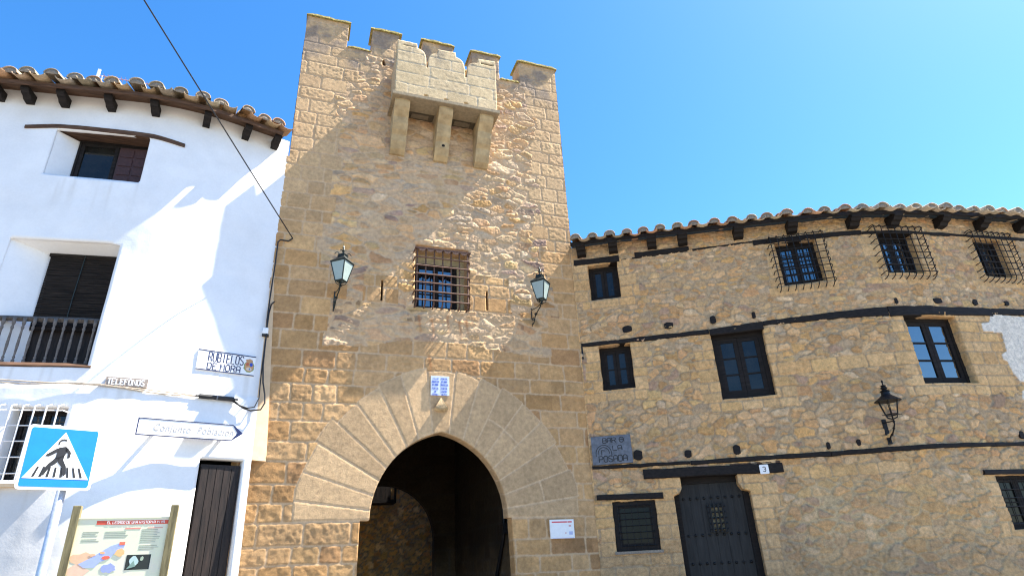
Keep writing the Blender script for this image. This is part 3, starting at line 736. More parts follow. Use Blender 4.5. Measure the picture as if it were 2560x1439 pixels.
# ------------------------------------------------------------------ white house
WH = thing('white_house', 'white plastered house with a curved front, tiled eaves and a balcony', 'house', (-2.4, -0.4, 0))
WH.location = (0, 0, 0)
def woff(z): return 0.05*np.maximum(0, 6.5-z)
def wmap(u, z, h): return PW.map(u, z, h+woff(z))
def wlayout(u, z):
    h = 0.035*(fbm(u*0.9, z*0.9, 600, 3)-0.5)+0.008*(fbm(u*5, z*5, 601, 3)-0.5)
    h = h*sm(-u, 0.0, 0.4)
    # the band under the cable line is a rough render that swells outward
    h = h+0.025*sm(4.32-z+0.10*(fbm(u*3, z*0, 603, 2)-.5), 0, 0.05)
    base = np.array((.76, .76, .755))*np.ones((len(u), 1))
    t = fbm(u*1.2, z*1.2, 604, 4)
    base = base*(0.93+0.10*t)[:, None]
    st = sm(z+0.5*fbm(u*2.5, z*0.5, 605, 3), 9.1, 9.9)*0.30      # rain staining below the eaves
    base = shade_mix(base, np.array((.55, .47, .36)), st)
    low = sm(2.7-z+0.5*fbm(u*1.5, z*1.5, 606, 3), 0, .5)*0.10+sm(2.75-z+0.25*fbm(u*1.5, z*1.5, 607, 3), 0, .12)*sm(-2.1-u, 0, .5)*0.45
    base = shade_mix(base, np.array((.42, .40, .37)), low)
    for ua, ub, zt in ((-3.9, -2.35, 7.96), (-4.0, -2.4, 4.58), (-.75, -.1, 4.7), (-3.2, -2.5, 2.9), (-2.15, -1.6, 4.3)):
        dr = sm(fbm(u*15, z*.7, 608, 2), .50, .72)*sm(z, zt-.9, zt)*(z < zt)*(u > ua)*(u < ub)*.30
        base = shade_mix(base, np.array((.45, .41, .35)), dr)
    # hairline crack
    cr = np.abs((u+2.05)*0.62-(z-4.6)+0.03*np.sin(u*9)); mk = (u > -2.1) & (u < -0.95)
    base = np.where((mk & (cr < 0.006))[:, None], base*0.88, base)
    return h, base
UPW = sd_poly([(-3.87, 7.99), (-2.38, 7.96), (-2.38, 8.93), (-3.87, 8.93)])
BALC = sd_poly([(-4.02, 4.62), (-2.44, 4.61), (-2.44, 6.72), (-2.6, 6.745), (-4.02, 6.74)])
GRI = sd_rect(-3.22, -2.52, 2.96, 3.98, 0.006, 5)
DOR = sd_poly([(-0.76, -0.3), (-0.12, -0.3), (-0.12, 3.32), (-0.75, 3.32)])
wall_mesh('wall', M_PLASTER, WH, -9.0, 0.0, 0.0, 9.72, 0.04, wmap, wlayout, [(UPW, 0.05), (BALC, 0.05), (GRI, 0.28), (DOR, 0.16)])
# splayed plaster linings of the two upper openings
def lining(name, s0, s1, z0, z1, t0, t1, y0, y1, d, skip=(), mat=M_PLASTER, col=(.76, .76, .755)):
    o = [(s0, z0), (s1, z0), (s1, z1), (s0, z1)]; i = [(t0, y0), (t1, y0), (t1, y1), (t0, y1)]
    mb = MB(); mb.col = col
    P = [tuple(wmap(np.array([u]), np.array([z]), np.array([-0.035]))[0]) for u, z in o]+[tuple(wmap(np.array([u]), np.array([z]), np.array([-d]))[0]) for u, z in i]
    names = ((0, 1, 5, 4), (1, 2, 6, 5), (2, 3, 7, 6), (3, 0, 4, 7))
    for k, f in enumerate(names):
        if k not in skip: mb.add([P[q] for q in f], [(0, 1, 2, 3)])
    return mb.build(name, mat, WH)
lining('window_lining', -3.88, -2.37, 7.94, 8.93, -3.60, -2.38, 7.94, 8.93, 0.36, (2,))
lining('balcony_lining', -4.03, -2.43, 4.58, 6.75, -3.50, -2.46, 4.58, 6.62, 0.42)
def wpart(u, z, out=0.0): return PW.frame(u, z, out+float(woff(z)))
# upper window with its bent timber lintel
loc, rz = wpart(-3.62, 7.95, -0.31)
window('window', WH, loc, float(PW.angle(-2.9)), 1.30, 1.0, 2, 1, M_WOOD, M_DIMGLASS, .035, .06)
m = MB(); m.box((0.68, 0.0, .08), (1.22, .015, .90)); 
for i in range(2):
    for j in range(4): m.box((.71+i*.25, -.012, .13+j*.19), (.92+i*.25, .0, .28+j*.19))
m.build('inner_shutter', mat_plain('reddish_shutter', (.055, .022, .018), .6, 0, .2, 30, .2), WH, (loc[0], loc[1]-.03, loc[2]), float(PW.angle(-2.9)))
mb = MB(); ss = np.linspace(-4.36, -1.82, 26); V = []
for u in ss:
    ztop = np.interp(u, [-4.36, -3.9, -3.5, -2.3, -1.82], [8.945, 9.02, 9.03, 9.005, 8.92]); th = np.interp(u, [-4.36, -3.9, -2.35, -1.82], [.06, .07, .085, .07])
    inn = 0.40 if -3.95 < u < -2.34 else 0.05
    x, y = PW.xy(u); a = float(PW.angle(u))
    for o, z in ((.025, ztop-th), (.025, ztop), (-inn, ztop), (-inn, ztop-th+(.015 if inn > .1 else 0))): V.append((x+math.sin(a)*o, y-math.cos(a)*o, z))
mb.add(V, [(i*4+j, (i+1)*4+j, (i+1)*4+(j+1) % 4, i*4+(j+1) % 4) for i in range(25) for j in range(4)]+[(0, 1, 2, 3), (103, 102, 101, 100)])
mb.build('lintel', M_BROWN, WH)
# balcony window: dark blind, cord, turned baluster rail
loc, rz = wpart(-3.56, 4.55, -0.47); rz = float(PW.angle(-3.0))
m = MB(); m.box((-.1, .0, 0), (1.25, .03, 2.2)); m.build('balcony_door', M_DOOR, WH, loc, rz)
m = MB()
for i in range(62): m.box((0.02, -.055-.006*(i % 2), .75+i*.0215), (1.12, -.045-.006*(i % 2), .75+i*.0215+.019))
m.box((0, -.07, 2.05), (1.14, -.03, 2.10)); m.build('blind', M_BLIND, WH, loc, rz)
m = MB(); m.tube([(.53, -.075, 2.08), (.51, -.08, 1.4), (.50, -.075, .7)], .008, 6); m.build('blind_cord', M_GREENIRON, WH, loc, rz)
RL = thing('balustrade', None, None); RL.parent = WH
l0, a0 = wpart(-2.44, 0, -0.03); l1, a1 = wpart(-4.02, 0, -0.03)
def lerp_w(t, z, out=0.0):
    u = -2.44-1.58*t; f, a = PW.frame(u, z, out+float(woff(z))); return f
m = MB(); m.tube([lerp_w(t, 5.405, -.15) for t in (0, .2, .4, .6, .8, 1.0)], .045, 4); m.build('rail', M_POSTW := mat_plain('grey_brown_rail', (.10, .085, .075), .8, 0, .3, 25, .3), RL)
m = MB(); m.tube([lerp_w(t, 4.605, -.045) for t in (-.03, .2, .4, .6, .8, 1.0)], .06, 4); m.build('sill_beam', M_BROWN, RL)
bp = [(.018, 0), (.024, .02), (.024, .08), (.012, .10), (.022, .125), (.012, .15), (.015, .2), (.021, .32), (.017, .45), (.014, .56), (.024, .60), (.014, .63), (.026, .67), (.026, .76)]
for i in range(11):
    t = 0.055+i*0.088; p = lerp_w(t, 4.645, -.15); m = MB(); m.smooth = True; m.lathe(bp, (0, 0, 0), 10)
    m.build('baluster', mat_plain('worn_white_wood', (.15, .13, .115), .8, 0, .25, 30, .2) if i == 0 else bpy.data.materials['worn_white_wood'], RL, p)
# ground floor window with its white bars
loc, rz = wpart(-3.22, 2.96, -0.26); rz = float(PW.angle(-2.9))
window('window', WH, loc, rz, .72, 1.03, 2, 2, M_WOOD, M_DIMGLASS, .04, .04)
loc, rz = wpart(-3.22, 2.96, 0.0)
m = MB()
for i in range(6): m.tube([(-.09+i*.145, -.11, -.04), (-.09+i*.145, -.11, 1.0), (-.09+i*.145, .05, 1.06)], .011, 6)
for j in range(5): m.tube([(-.12, -.095, .08+j*.215), (.70, -.095, .08+j*.215), (.72, .05, .08+j*.215)], .009, 6)
m.build('window_bars', M_WHITEIRON, WH, loc, float(PW.angle(-2.9)))
m = MB(); m.box((-.14, -.12, -.10), (.74, .1, -.055)); m.build('sill', M_CREAM, WH, loc, float(PW.angle(-2.9)))
# door
loc, rz = wpart(-0.76, 0.0, -0.10); loc = wpart(-0.76, 1.6, -0.12)[0][:2]+(0,)
m = MB(); m.box((.05, 0, 0), (.62, .06, 3.24)); 
for i in range(5): m.box((.06+i*.11, -.012, .05), (.16+i*.11, 0, 3.2))
m.build('door', M_DOOR, WH, loc, float(PW.angle(-.4)))
# cream fillet where the house meets the tower
A_ = wmap(np.array([-0.02]), np.array([3.34]), np.array([-.01]))[0]
m = MB(); m.add([(A_[0], A_[1], 3.34), (-.43, -.0, 3.34), (-.9, .02, 3.34), (-.70, -.0, 7.2), (-.69, .01, 7.2), (-.47, -.03, 4.0)], [(0, 2, 1), (0, 1, 5, 3), (1, 4, 3, 5), (0, 3, 4, 2), (1, 2, 4)])
m.build('corner_fillet', M_CREAM, WH)
# body, eaves, rafters, tiles
zE = 9.56
BO = [(-.72, .02), (-.72, 9), (-7.5, 9), (-7.5, .3)]
ss = np.linspace(-9.0, 0, 20); fx, fy = PW.xy(ss)
poly = [(float(x), float(y)+.50) for x, y in zip(fx, fy)]
poly = [p for p in poly if p[0] < -.75]+[(-.74, .5), (-.74, 9), (-9.5, 9)]
m = MB(); n = len(poly); m.col = (.7, .7, .69)
m.add([(x, y, 0) for x, y in poly]+[(x, y, 9.5) for x, y in poly], [tuple(range(n)), tuple(range(2*n-1, n-1, -1))]+[(i, i+n, (i+1) % n+n, (i+1) % n) for i in range(n)])
m.build('body', M_VOID, WH)
WHroof = sweep('roof', PW, [(-6, zE+2.0), (.36, zE+.02), (.36, zE+.05), (-6, zE+2.04)], -9.0, -0.24, M_BROWN, WH, 40)
tile_roof('tiles', WHroof, PW, -8.9, -0.36, .325, .47, zE+.10, .30, 4, 5, [(.36, .26, .16), (.40, .28, .16), (.33, .27, .20), (.42, .30, .20), (.38, .22, .12), (.30, .25, .17)], r=.125)
sweep('eave_board', PW, [(.34, zE-.015), (.37, zE-.015), (.37, zE+.06), (.34, zE+.06)], -9.0, -0.24, M_BROWN, WH, 40, 3, .004)
for u in (-8.8, -8.2, -7.5, -6.9, -6.2, -5.5, -4.86, -4.40, -3.85, -3.10, -2.38, -1.55, -0.85, -0.30):
    p, a = PW.frame(u, zE+.012, 0); rafter_mesh(.125, .17, .30).build('rafter', M_WOOD if True else 0, WH, p, a)

# ------------------------------------------------------------------ stone house on the right
SH = thing('stone_house', 'rubble stone house with a bent front, black beams, barred windows and tiled eaves', 'house', (0, 0, 0))
QC = Courses(-0.1, 14, .17, .27, .30, .70, 31)
BHOLE = {'w1': (.34, .98, 6.72, 7.56), 'w2': (.39, 1.04, 4.74, 5.68), 'w3': (2.64, 3.64, 4.34, 5.67), 'w4': (6.25, 7.38, 4.33, 5.67),
         'g1': (4.24, 5.04, 6.53, 7.49), 'g2': (6.25, 7.06, 6.58, 7.50), 'g3': (8.55, 9.29, 6.60, 7.50), 'w6': (.33, 1.12, 1.76, 2.62), 'w7': (7.0, 8.0, 1.80, 2.68)}
def blayout(u, z):
    big = fbm(u*0.8, z*0.8, 700, 2)
    # three sizes of stone, the smaller above, flat courses in places
    h1, c1, k1, _ = rubble_stones(u, z, 710, .23, .105, .03, .012, .24, 5.0)
    h2, c2, k2, _ = rubble_stones(u, z, 740, .19, .07, .018, .010, .28, 5.0)
    up = sm(z+1.0*(big-0.5)*2, 5.6, 6.4)
    m2 = (up > 0.5)
    h = np.where(m2, h2, h1); c = np.where(m2[:, None], c2, c1); k = np.where(m2, k2, k1)
    # squared blocks beside the openings and in some courses
    hq, cq, kq, _ = stones_ashlar(u, z, QC, 770, [(.50, .35, .185), (.50, .34, .16), (.47, .33, .18), (.52, .38, .22), (.45, .29, .14)], .016, .012, .009)
    r = np.clip(np.searchsorted(QC.zb, z, side='right')-1, 0, 70)
    q = (H(r, r*0, 780) < 0.16) & (vn(u*0.45, r*1.7, 781) > 0.52) & (z < 5.6)
    for n, (a, b, z0, z1) in BHOLE.items():
        wd = 0.18+0.22*H(r, r*0+len(n), 782+int(a*10)); wd2 = 0.18+0.22*H(r, r*0, 790+int(a*10))
        q |= (z > z0-.22) & (z < z1+.02) & (u > a-wd) & (u < b+wd2)
    wd = .22+.3*H(r, r*0, 799)
    q |= (z < 2.98) & (u > 1.50-wd) & (u < 2.86+wd)
    q |= (z > 4.2) & (z < 5.75) & (u > 7.3) & (u < 8.25)
    q |= (u < 0.02)
    h = np.where(q, hq, h); c = np.where(q[:, None], cq, c); k = np.where(q, kq, k)
    c = c*0.80+np.array((.50, .375, .235))*0.30
    mort = np.array((.39, .31, .21))*(0.9+0.2*fbm(u*8, z*8, 730, 3))[:, None]
    # pale lime pointing in the lower right
    lo = sm(3.1-z, 0, .6)*sm(u, 2.6, 4.0)
    mort = shade_mix(mort, np.array((.46, .38, .25)), lo); c = shade_mix(c, np.array((.47, .37, .235)), lo*0.3)
    c = mort*(1-k)[:, None]+c*k[:, None]
    # damp grey foot
    ft = sm(1.9-z+0.5*fbm(u*1.3, z*1.6, 731, 3), 0, 0.8)*0.55
    c = shade_mix(c, np.array((.25, .21, .155)), ft*.8)
    l_ = c.mean(1)[:, None]; c = np.maximum(l_+(c-l_)*1.12, 0.01)*np.array((1.13, 1.02, .93))
    return h, c
PLA = [(8.25, 5.73), (8.15, 5.57), (7.95, 5.54), (7.92, 5.38), (8.36, 5.35), (8.30, 4.98), (8.14, 4.90), (8.14, 4.80), (8.22, 4.76), (8.24, 4.56), (8.34, 4.36), (12.2, 4.40), (12.2, 5.70)]
PLA2 = [(8.30, 4.20), (8.22, 4.05), (8.40, 3.90), (8.38, 3.6), (12.2, 3.55), (12.2, 4.22)]
pl1 = sd_poly(PLA); pl2 = sd_poly(PLA2)
def blayout2(u, z):
    h, c = blayout(u, z)
    m_ = (pl1(u, z) < 0) | (pl2(u, z) < 0)
    c = np.where(m_[:, None], np.array((.74, .66, .55)), c); h = np.where(m_, 0.022+0.006*fbm(u*3, z*3, 741, 3), h)
    return h, c
def bdz(u): return np.interp(u, [0, 1.2, 2.8, 4.0, 6.3, 8.4, 11], [.02, .0, -.05, -.08, -.17, -.07, -.03])
def bmap(u, z, h): return PB.map(u, z+bdz(u)*np.clip((z-7.62)/.38, 0, 1), h)
def rect_of(n, wob=.012): return sd_rect(*BHOLE[n], wob, int(BHOLE[n][0]*10))
DOORB = sd_poly([(1.50, -.5), (1.47, 2.66), (1.58, 2.70), (1.63, 2.78), (1.63, 3.0), (2.64, 3.0), (2.64, 2.80), (2.70, 2.70), (2.82, 2.66), (2.84, -.5)])
bholes = [(rect_of(n), d) for n, d in (('w1', .28), ('w2', .26), ('w3', .20), ('w4', .24), ('g1', .25), ('g2', .25), ('g3', .25), ('w6', .10), ('w7', .18))]
bholes.append((DOORB, .30))
wall_mesh('wall', M_RUBBLE, SH, 0.0, 11.6, 0.0, 8.02, 0.0165, bmap, blayout2, bholes)
def beam(name, u0, u1, z0, z1, out, inn, seed, mat=M_WOOD, wob=.012, n=None, ends=0):
    """long timber following the curved front, hewn unevenly; z0,z1 may be (start,end)"""
    z0 = z0 if isinstance(z0, (tuple, list)) else (z0, z0); z1 = z1 if isinstance(z1, (tuple, list)) else (z1, z1)
    n = n or max(6, int((u1-u0)/.16)); V = []; r = random.Random(seed); k = 6
    ph = r.uniform(0, 6)
    for i in range(n):
        t = i/(n-1); u = u0+(u1-u0)*t; x, y = PB.xy(u); a = float(PB.angle(u))
        zz0 = np.interp(t, np.linspace(0, 1, len(z0)), z0)+r.uniform(-wob, wob)*.7+.4*wob*math.sin(ph+u*2.3); zz1 = np.interp(t, np.linspace(0, 1, len(z1)), z1)+r.uniform(-wob, wob)*.7
        o = out+r.uniform(-.004, .004)
        for oo, z in ((-inn, zz0), (o-.012, zz0), (o, zz0+.014), (o, zz1-.014), (o-.012, zz1), (-inn, zz1)):
            V.append((float(x)+math.sin(a)*oo, float(y)-math.cos(a)*oo, z))
    m = MB(); m.add(V, [(i*k+j, (i+1)*k+j, (i+1)*k+(j+1) % k, i*k+(j+1) % k) for i in range(n-1) for j in range(k)]+[tuple(range(k)), tuple((n-1)*k+j for j in range(k-1, -1, -1))])
    return m.build(name, mat, SH)
# timbers
beam('window_lintel', .05, 1.04, (7.58, 7.555), (7.72, 7.70), .035, .27, 1)
beam('wall_plate', 1.05, 2.52, (7.57, 7.58), (7.60, 7.62), .02, .1, 2)
beam('wall_plate', 1.38, 2.53, (7.60, 7.585), (7.72, 7.69), .035, .1, 3)
beam('wall_plate', 2.54, 3.82, (7.575, 7.585), (7.625, 7.62), .02, .1, 4)
beam('window_lintel', 3.83, 5.95, (7.50, 7.485, 7.46), (7.62, 7.60, 7.56), .03, .24, 5)
beam('window_lintel', 5.96, 8.0, (7.46, 7.50), (7.53, 7.57), .03, .24, 6)
beam('window_lintel', 8.01, 11.6, (7.51, 7.53), (7.57, 7.62), .03, .24, 7)
beam('floor_beam', .04, 2.62, (5.69, 5.68), (5.78, 5.775), .035, .22, 8)
beam('floor_beam', 2.63, 3.66, (5.645, 5.66), (5.775, 5.82), .04, .22, 9)
beam('floor_beam', 3.67, 5.98, (5.73, 5.68), (5.82, 5.86), .035, .1, 10)
beam('floor_beam', 5.99, 8.3, (5.66, 5.70), (5.86, 5.87), .04, .24, 11)
beam('floor_beam', 8.31, 11.6, (5.74, 5.80), (5.87, 5.95), .035, .1, 12)
beam('ledge_beam', .03, 1.85, (3.22, 3.20), (3.285, 3.25), .05, .08, 13, wob=.014)
beam('ledge_beam', 1.86, 4.3, (3.18, 3.15), (3.25, 3.24), .05, .08, 14, wob=.01)
beam('ledge_beam', 4.31, 7.2, (3.15, 3.165), (3.23, 3.24), .05, .08, 15, wob=.008)
beam('ledge_beam', 7.21, 11.6, (3.17, 3.19), (3.24, 3.27), .05, .08, 16, wob=.01)
beam('door_lintel', .97, 3.45, (2.985, 2.935), (3.155, 3.10), .055, .28, 17, wob=.008)
beam('lintel_packing', 2.55, 3.42, (3.105, 3.105), (3.145, 3.14), .03, .05, 18, M_BROWN, .004)
beam('window_lintel', .06, 1.28, (2.665, 2.62), (2.755, 2.73), .06, .15, 19, wob=.004)
beam('window_lintel', 6.77, 9.0, (2.69, 2.69), (2.77, 2.77), .05, .2, 20, wob=.004)
(xa, ya, _), a_ = PB.frame(.035, 0)
m = MB(); m.box((0, -.03, 5.44), (.03, .02, 5.72)); m.build('iron_strap', M_IRON, SH, (xa, ya, 0), a_)
# ends of the floor joists
def jend(u, z, w_, h_, seed):
    r = random.Random(seed); p, a = PB.frame(u, z, 0); m = MB()
    P = []
    for j in range(10):
        an = 2*math.pi*j/10; c, s_ = math.cos(an), math.sin(an)
        q = (abs(c)**5+abs(s_)**5)**(-.2)
        P.append((c*q*w_/2*r.uniform(.88, 1.06), s_*q*h_/2*r.uniform(.88, 1.06)))
    m.prism([(p_[0], p_[1]) for p_ in P], -.035, .12); m.build('joist_end', M_WOOD, SH, p, a)
for i, (u, z, w_, h_) in enumerate(((1.02, 5.975, .19, .15), (1.86, 5.95, .19, .14), (2.74, 5.97, .11, .17), (3.53, 5.97, .07, .14), (6.2, 5.97, .06, .13), (7.1, 5.985, .17, .12), (7.99, 5.99, .11, .13), (8.77, 6.0, .10, .10), (9.7, 6.02, .12, .12),
                                   (.92, 3.43, .17, .19), (1.84, 3.385, .13, .145), (2.72, 3.385, .13, .18), (4.3, 3.335, .06, .13), (4.81, 3.35, .07, .12), (7.88, 3.37, .10, .14), (8.9, 3.38, .1, .13))):
    jend(u, z, w_, h_, 900+i)
# windows set back in their openings
def bwin(n, d, sashes, rows, mull=0, glass=M_GLASS, tilt=0.0, **k):
    a, b, z0, z1 = BHOLE[n]; uc = (a+b)/2; ang = float(PB.angle(uc))
    (xa, ya, _), _ = PB.frame(a, 0); (xb, yb, _), _ = PB.frame(b, 0)
    wd = math.hypot(xb-xa, yb-ya); ang = math.atan2(yb-ya, xb-xa)
    loc = (xa-math.sin(ang)*d, ya+math.cos(ang)*d, z0-.005)
    return window('window', SH, loc, ang, wd, z1-z0+.01, sashes, rows, M_WOOD, glass, mull=mull, tilt=tilt, **k), loc, ang, wd
M_DARKGLASS = mat_plain('unlit_glass', (.006, .006, .006), .12, 0, .3, 3, 0, .15)
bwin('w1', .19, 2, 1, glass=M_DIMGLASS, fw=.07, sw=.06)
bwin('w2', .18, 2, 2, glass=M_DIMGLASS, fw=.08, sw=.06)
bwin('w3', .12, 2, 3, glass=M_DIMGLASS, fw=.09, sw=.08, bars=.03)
bwin('w4', .15, 2, 3, glass=M_GLASS, fw=.07, sw=.075, bars=.035)
for n in ('g1', 'g2', 'g3'): bwin(n, .16, 2, 4, 1, fw=.06, sw=.055, bars=.026)
bwin('w6', .03, 1, 1, glass=M_DARKGLASS, fw=.085, sw=.04)
bwin('w7', .10, 2, 2, glass=M_DARKGLASS, fw=.06, sw=.05)
for n, e in (('g1', .10), ('g2', .12), ('g3', .12)):
    a, b, z0, z1 = BHOLE[n]; (x0, y0, _), _ = PB.frame(a-e, 0); (x1, y1, _), _ = PB.frame(b+e, 0)
    ang = math.atan2(y1-y0, x1-x0); L = math.hypot(x1-x0, y1-y0)
    grille(SH, 0, L, z0-.02, z1+.06, -.16, 8, 8, .009, M_IRON, (x0, y0, 0), ang, top=True)
# flat iron lattice in the two low windows
for n, d, nx, nz in (('w6', .025, 6, 7), ('w7', .06, 7, 6)):
    a, b, z0, z1 = BHOLE[n]; (x0, y0, _), _ = PB.frame(a, 0); (x1, y1, _), _ = PB.frame(b, 0); ang = math.atan2(y1-y0, x1-x0); L = math.hypot(x1-x0, y1-y0)
    m = MB()
    for i in range(nx): m.tube([(.09+(L-.18)*i/(nx-1), d, z0+.03), (.09+(L-.18)*i/(nx-1), d, z1-.03)], .007, 6)
    for i in range(nz): m.tube([(.07, d-.012, z0+.09+(z1-z0-.18)*i/(nz-1)), (L-.07, d-.012, z0+.09+(z1-z0-.18)*i/(nz-1))], .007, 6)
    m.build('window_grille', M_IRON, SH, (x0, y0, 0), ang)
(xa, ya, _), a_ = PB.frame(.30, 0)
m = MB(); m.box((0, -.045, 1.715), (.86, .06, 1.762)); m.build('sill', M_MORTAR, SH, (xa, ya, 0), a_)
# studded door
(x0, y0, _), _ = PB.frame(1.44, 0); (x1, y1, _), _ = PB.frame(2.90, 0); ang = math.atan2(y1-y0, x1-x0)
dl = (x0-math.sin(ang)*.20, y0+math.cos(ang)*.20, 0)
m = MB(); m.box((0, 0, 0), (.13, .1, 3.05)); m.box((1.27, 0, 0), (1.46, .1, 3.05)); m.box((.13, 0, 2.86), (1.27, .1, 3.05)); m.build('door_frame', M_WOOD, SH, dl, ang)
m = MB(); 
for i in range(6): m.box((.13+i*.19, .03+.004*(i % 2), 0), (.13+i*.19+.187, .09, 2.858))
M_DARKDOOR = mat_plain('black_brown_door', (.020, .019, .018), .6, .2, .3, 24, .3, .35, None, (1, 1, .1))
DR = m.build('door', M_DARKDOOR, SH, dl, ang)
m = MB(); m.smooth = True; m.M = Matrix.Rotation(math.pi/2, 4, 'X'); m.lathe([(.026, 0), (.022, .014), (.010, .022)], (0, 0, 0), 8)
st0 = m.build('stud', M_IRON, DR, (.20, .028, .55))
for zz in (.55, 1.0, 1.5, 1.97, 2.60):
    for i in range(9):
        if zz == .55 and i == 0: continue
        st = st0.copy(); COL.objects.link(st); st.parent = DR; st.location = (.20+i*.125, .028, zz)
m = MB(); m.box((.62, .018, 2.04), (.90, .03, 2.46)); m.build('hatch_opening', mat_plain('lit_hatch', (.30, .25, .15), .8, 0, .5, 30, .1), DR)
m = MB()
for i in range(4): m.tube([(.65+i*.073, -.03, 2.0), (.65+i*.073, -.03, 2.50)], .018, 6)
for i in range(5): m.tube([(.60, -.018, 2.06+i*.095), (.92, -.018, 2.06+i*.095)], .014, 6)
m.box((.60, -.02, 2.01), (.635, .03, 2.49)); m.box((.885, -.02, 2.01), (.92, .03, 2.49)); m.build('door_grille', M_IRON, DR)
# roof
zB = 7.95
hb = MB(); pts = [(float(x), float(y)) for x, y in zip(*PB.xy(np.linspace(0, 11.6, 30)))]
inner = []
for u in np.linspace(0.0, 11.6, 30):
    (x, y, _), a = PB.frame(u, 0, -.33); inner.append((x, y))
inner[0] = (5.50, .36)
poly = inner+[(inner[-1][0]+.2, 10.5), (5.5, 10.5)]  # rear reach is unseen, extended to keep sun out of the alley
n = len(poly)
hb.add([(x, y, 0) for x, y in poly]+[(x, y, 7.85) for x, y in poly], [tuple(range(n)), tuple(range(2*n-1, n-1, -1))]+[(i, i+n, (i+1) % n+n, (i+1) % n) for i in range(n)])
hb.build('body', M_VOID, SH)
SHroof = sweep('roof', PB, [(-5, zB+1.45), (.30, zB+.02), (.30, zB+.05), (-5, zB+1.49)], .03, 11.6, M_WOOD, SH, 50, dz=bdz)
tile_roof('tiles', SHroof, PB, .16, 11.4, .36, .40, zB+.03, .25, 4, 15, [(.42, .31, .20), (.38, .30, .20), (.45, .26, .15), (.44, .34, .23), (.36, .29, .20), (.42, .22, .12), (.45, .35, .24), (.40, .32, .21)], r=.118, dz=bdz)
sweep('eave_board', PB, [(.285, zB-.02), (.31, zB-.02), (.31, zB+.06), (.285, zB+.06)], .03, 11.6, M_WOOD, SH, 50, 4, .004, dz=bdz)
for u in (.24, .94, 1.77, 2.42, 3.56, 4.62, 5.80, 6.62, 7.80, 8.85, 9.9, 10.9):
    p, a = PB.frame(u, zB+.012+float(bdz(u)), 0); rafter_mesh(.19, .21, .31).build('rafter', M_WOOD, SH, p, a)

# ------------------------------------------------------------------ lettering
GL = {  # strokes on a 4 x 6 grid
 'A': [[(0, 0), (0, 5), (1, 6), (3, 6), (4, 5), (4, 0)], [(0, 2.6), (4, 2.6)]], 'B': [[(0, 0), (0, 6), (3, 6), (4, 5.2), (4, 3.9), (3, 3.1), (0, 3.1)], [(3, 3.1), (4, 2.3), (4, .8), (3, 0), (0, 0)]],
 'C': [[(4, 5), (3, 6), (1, 6), (0, 5), (0, 1), (1, 0), (3, 0), (4, 1)]], 'D': [[(0, 0), (0, 6), (3, 6), (4, 5), (4, 1), (3, 0), (0, 0)]], 'E': [[(4, 6), (0, 6), (0, 0), (4, 0)], [(0, 3.1), (3, 3.1)]],
 'F': [[(4, 6), (0, 6), (0, 0)], [(0, 3.1), (3, 3.1)]], 'G': [[(4, 5), (3, 6), (1, 6), (0, 5), (0, 1), (1, 0), (3, 0), (4, 1), (4, 2.8), (2.4, 2.8)]], 'H': [[(0, 0), (0, 6)], [(4, 0), (4, 6)], [(0, 3), (4, 3)]],
 'I': [[(2, 0), (2, 6)]], 'L': [[(0, 6), (0, 0), (4, 0)]], 'M': [[(0, 0), (0, 6), (2, 2.6), (4, 6), (4, 0)]], 'N': [[(0, 0), (0, 6), (4, 0), (4, 6)]],
 'O': [[(1, 0), (0, 1), (0, 5), (1, 6), (3, 6), (4, 5), (4, 1), (3, 0), (1, 0)]], 'P': [[(0, 0), (0, 6), (3, 6), (4, 5.2), (4, 3.7), (3, 2.9), (0, 2.9)]], 'R': [[(0, 0), (0, 6), (3, 6), (4, 5.2), (4, 3.8), (3, 3), (0, 3)], [(2.4, 3), (4, 0)]],
 'S': [[(4, 5), (3, 6), (1, 6), (0, 5), (0, 4), (4, 2), (4, 1), (3, 0), (1, 0), (0, 1)]], 'T': [[(0, 6), (4, 6)], [(2, 6), (2, 0)]], 'U': [[(0, 6), (0, 1), (1, 0), (3, 0), (4, 1), (4, 6)]], 'V': [[(0, 6), (2, 0), (4, 6)]],
 '3': [[(0, 5.2), (1, 6), (3, 6), (4, 5), (4, 4), (3, 3.2), (1.6, 3.2)], [(3, 3.2), (4, 2.4), (4, 1), (3, 0), (1, 0), (0, .8)]], '/': [[(0, 0), (4, 6)]]}
FL = (Vector((0, 1, 0)), .25)
def letters(mb, text, x, z, wd, ht, y, sw, gap=.35, slant=0.0):
    """text set on the local xz plane, each glyph wd wide, squashed strokes; returns end x"""
    for ch in text:
        if ch == ' ': x += wd*.7; continue
        if ch == '.': mb.tube([(x, y, z), (x+sw*.6, y, z)], sw*.7, 6, FL); x += wd*.4; continue
        for st in GL[ch]:
            w_ = wd
            P = [(x+p[0]/4*w_+slant*p[1]/6*ht, y, z+p[1]/6*ht) for p in st]
            mb.tube(P, sw/2, 6, FL)
        x += wd*(1+gap)
    return x
def text_mesh(s, size, shear=0.0):
    cu = bpy.data.curves.new('lettering', 'FONT'); cu.body = s; cu.size = size; cu.shear = shear; cu.extrude = .002; cu.space_character = 1.12; cu.resolution_u = 3
    ob = bpy.data.objects.new('lettering', cu); COL.objects.link(ob); bpy.context.view_layer.update()
    me = bpy.data.meshes.new_from_object(ob.evaluated_get(bpy.context.evaluated_depsgraph_get()))
    bpy.data.objects.remove(ob); return me

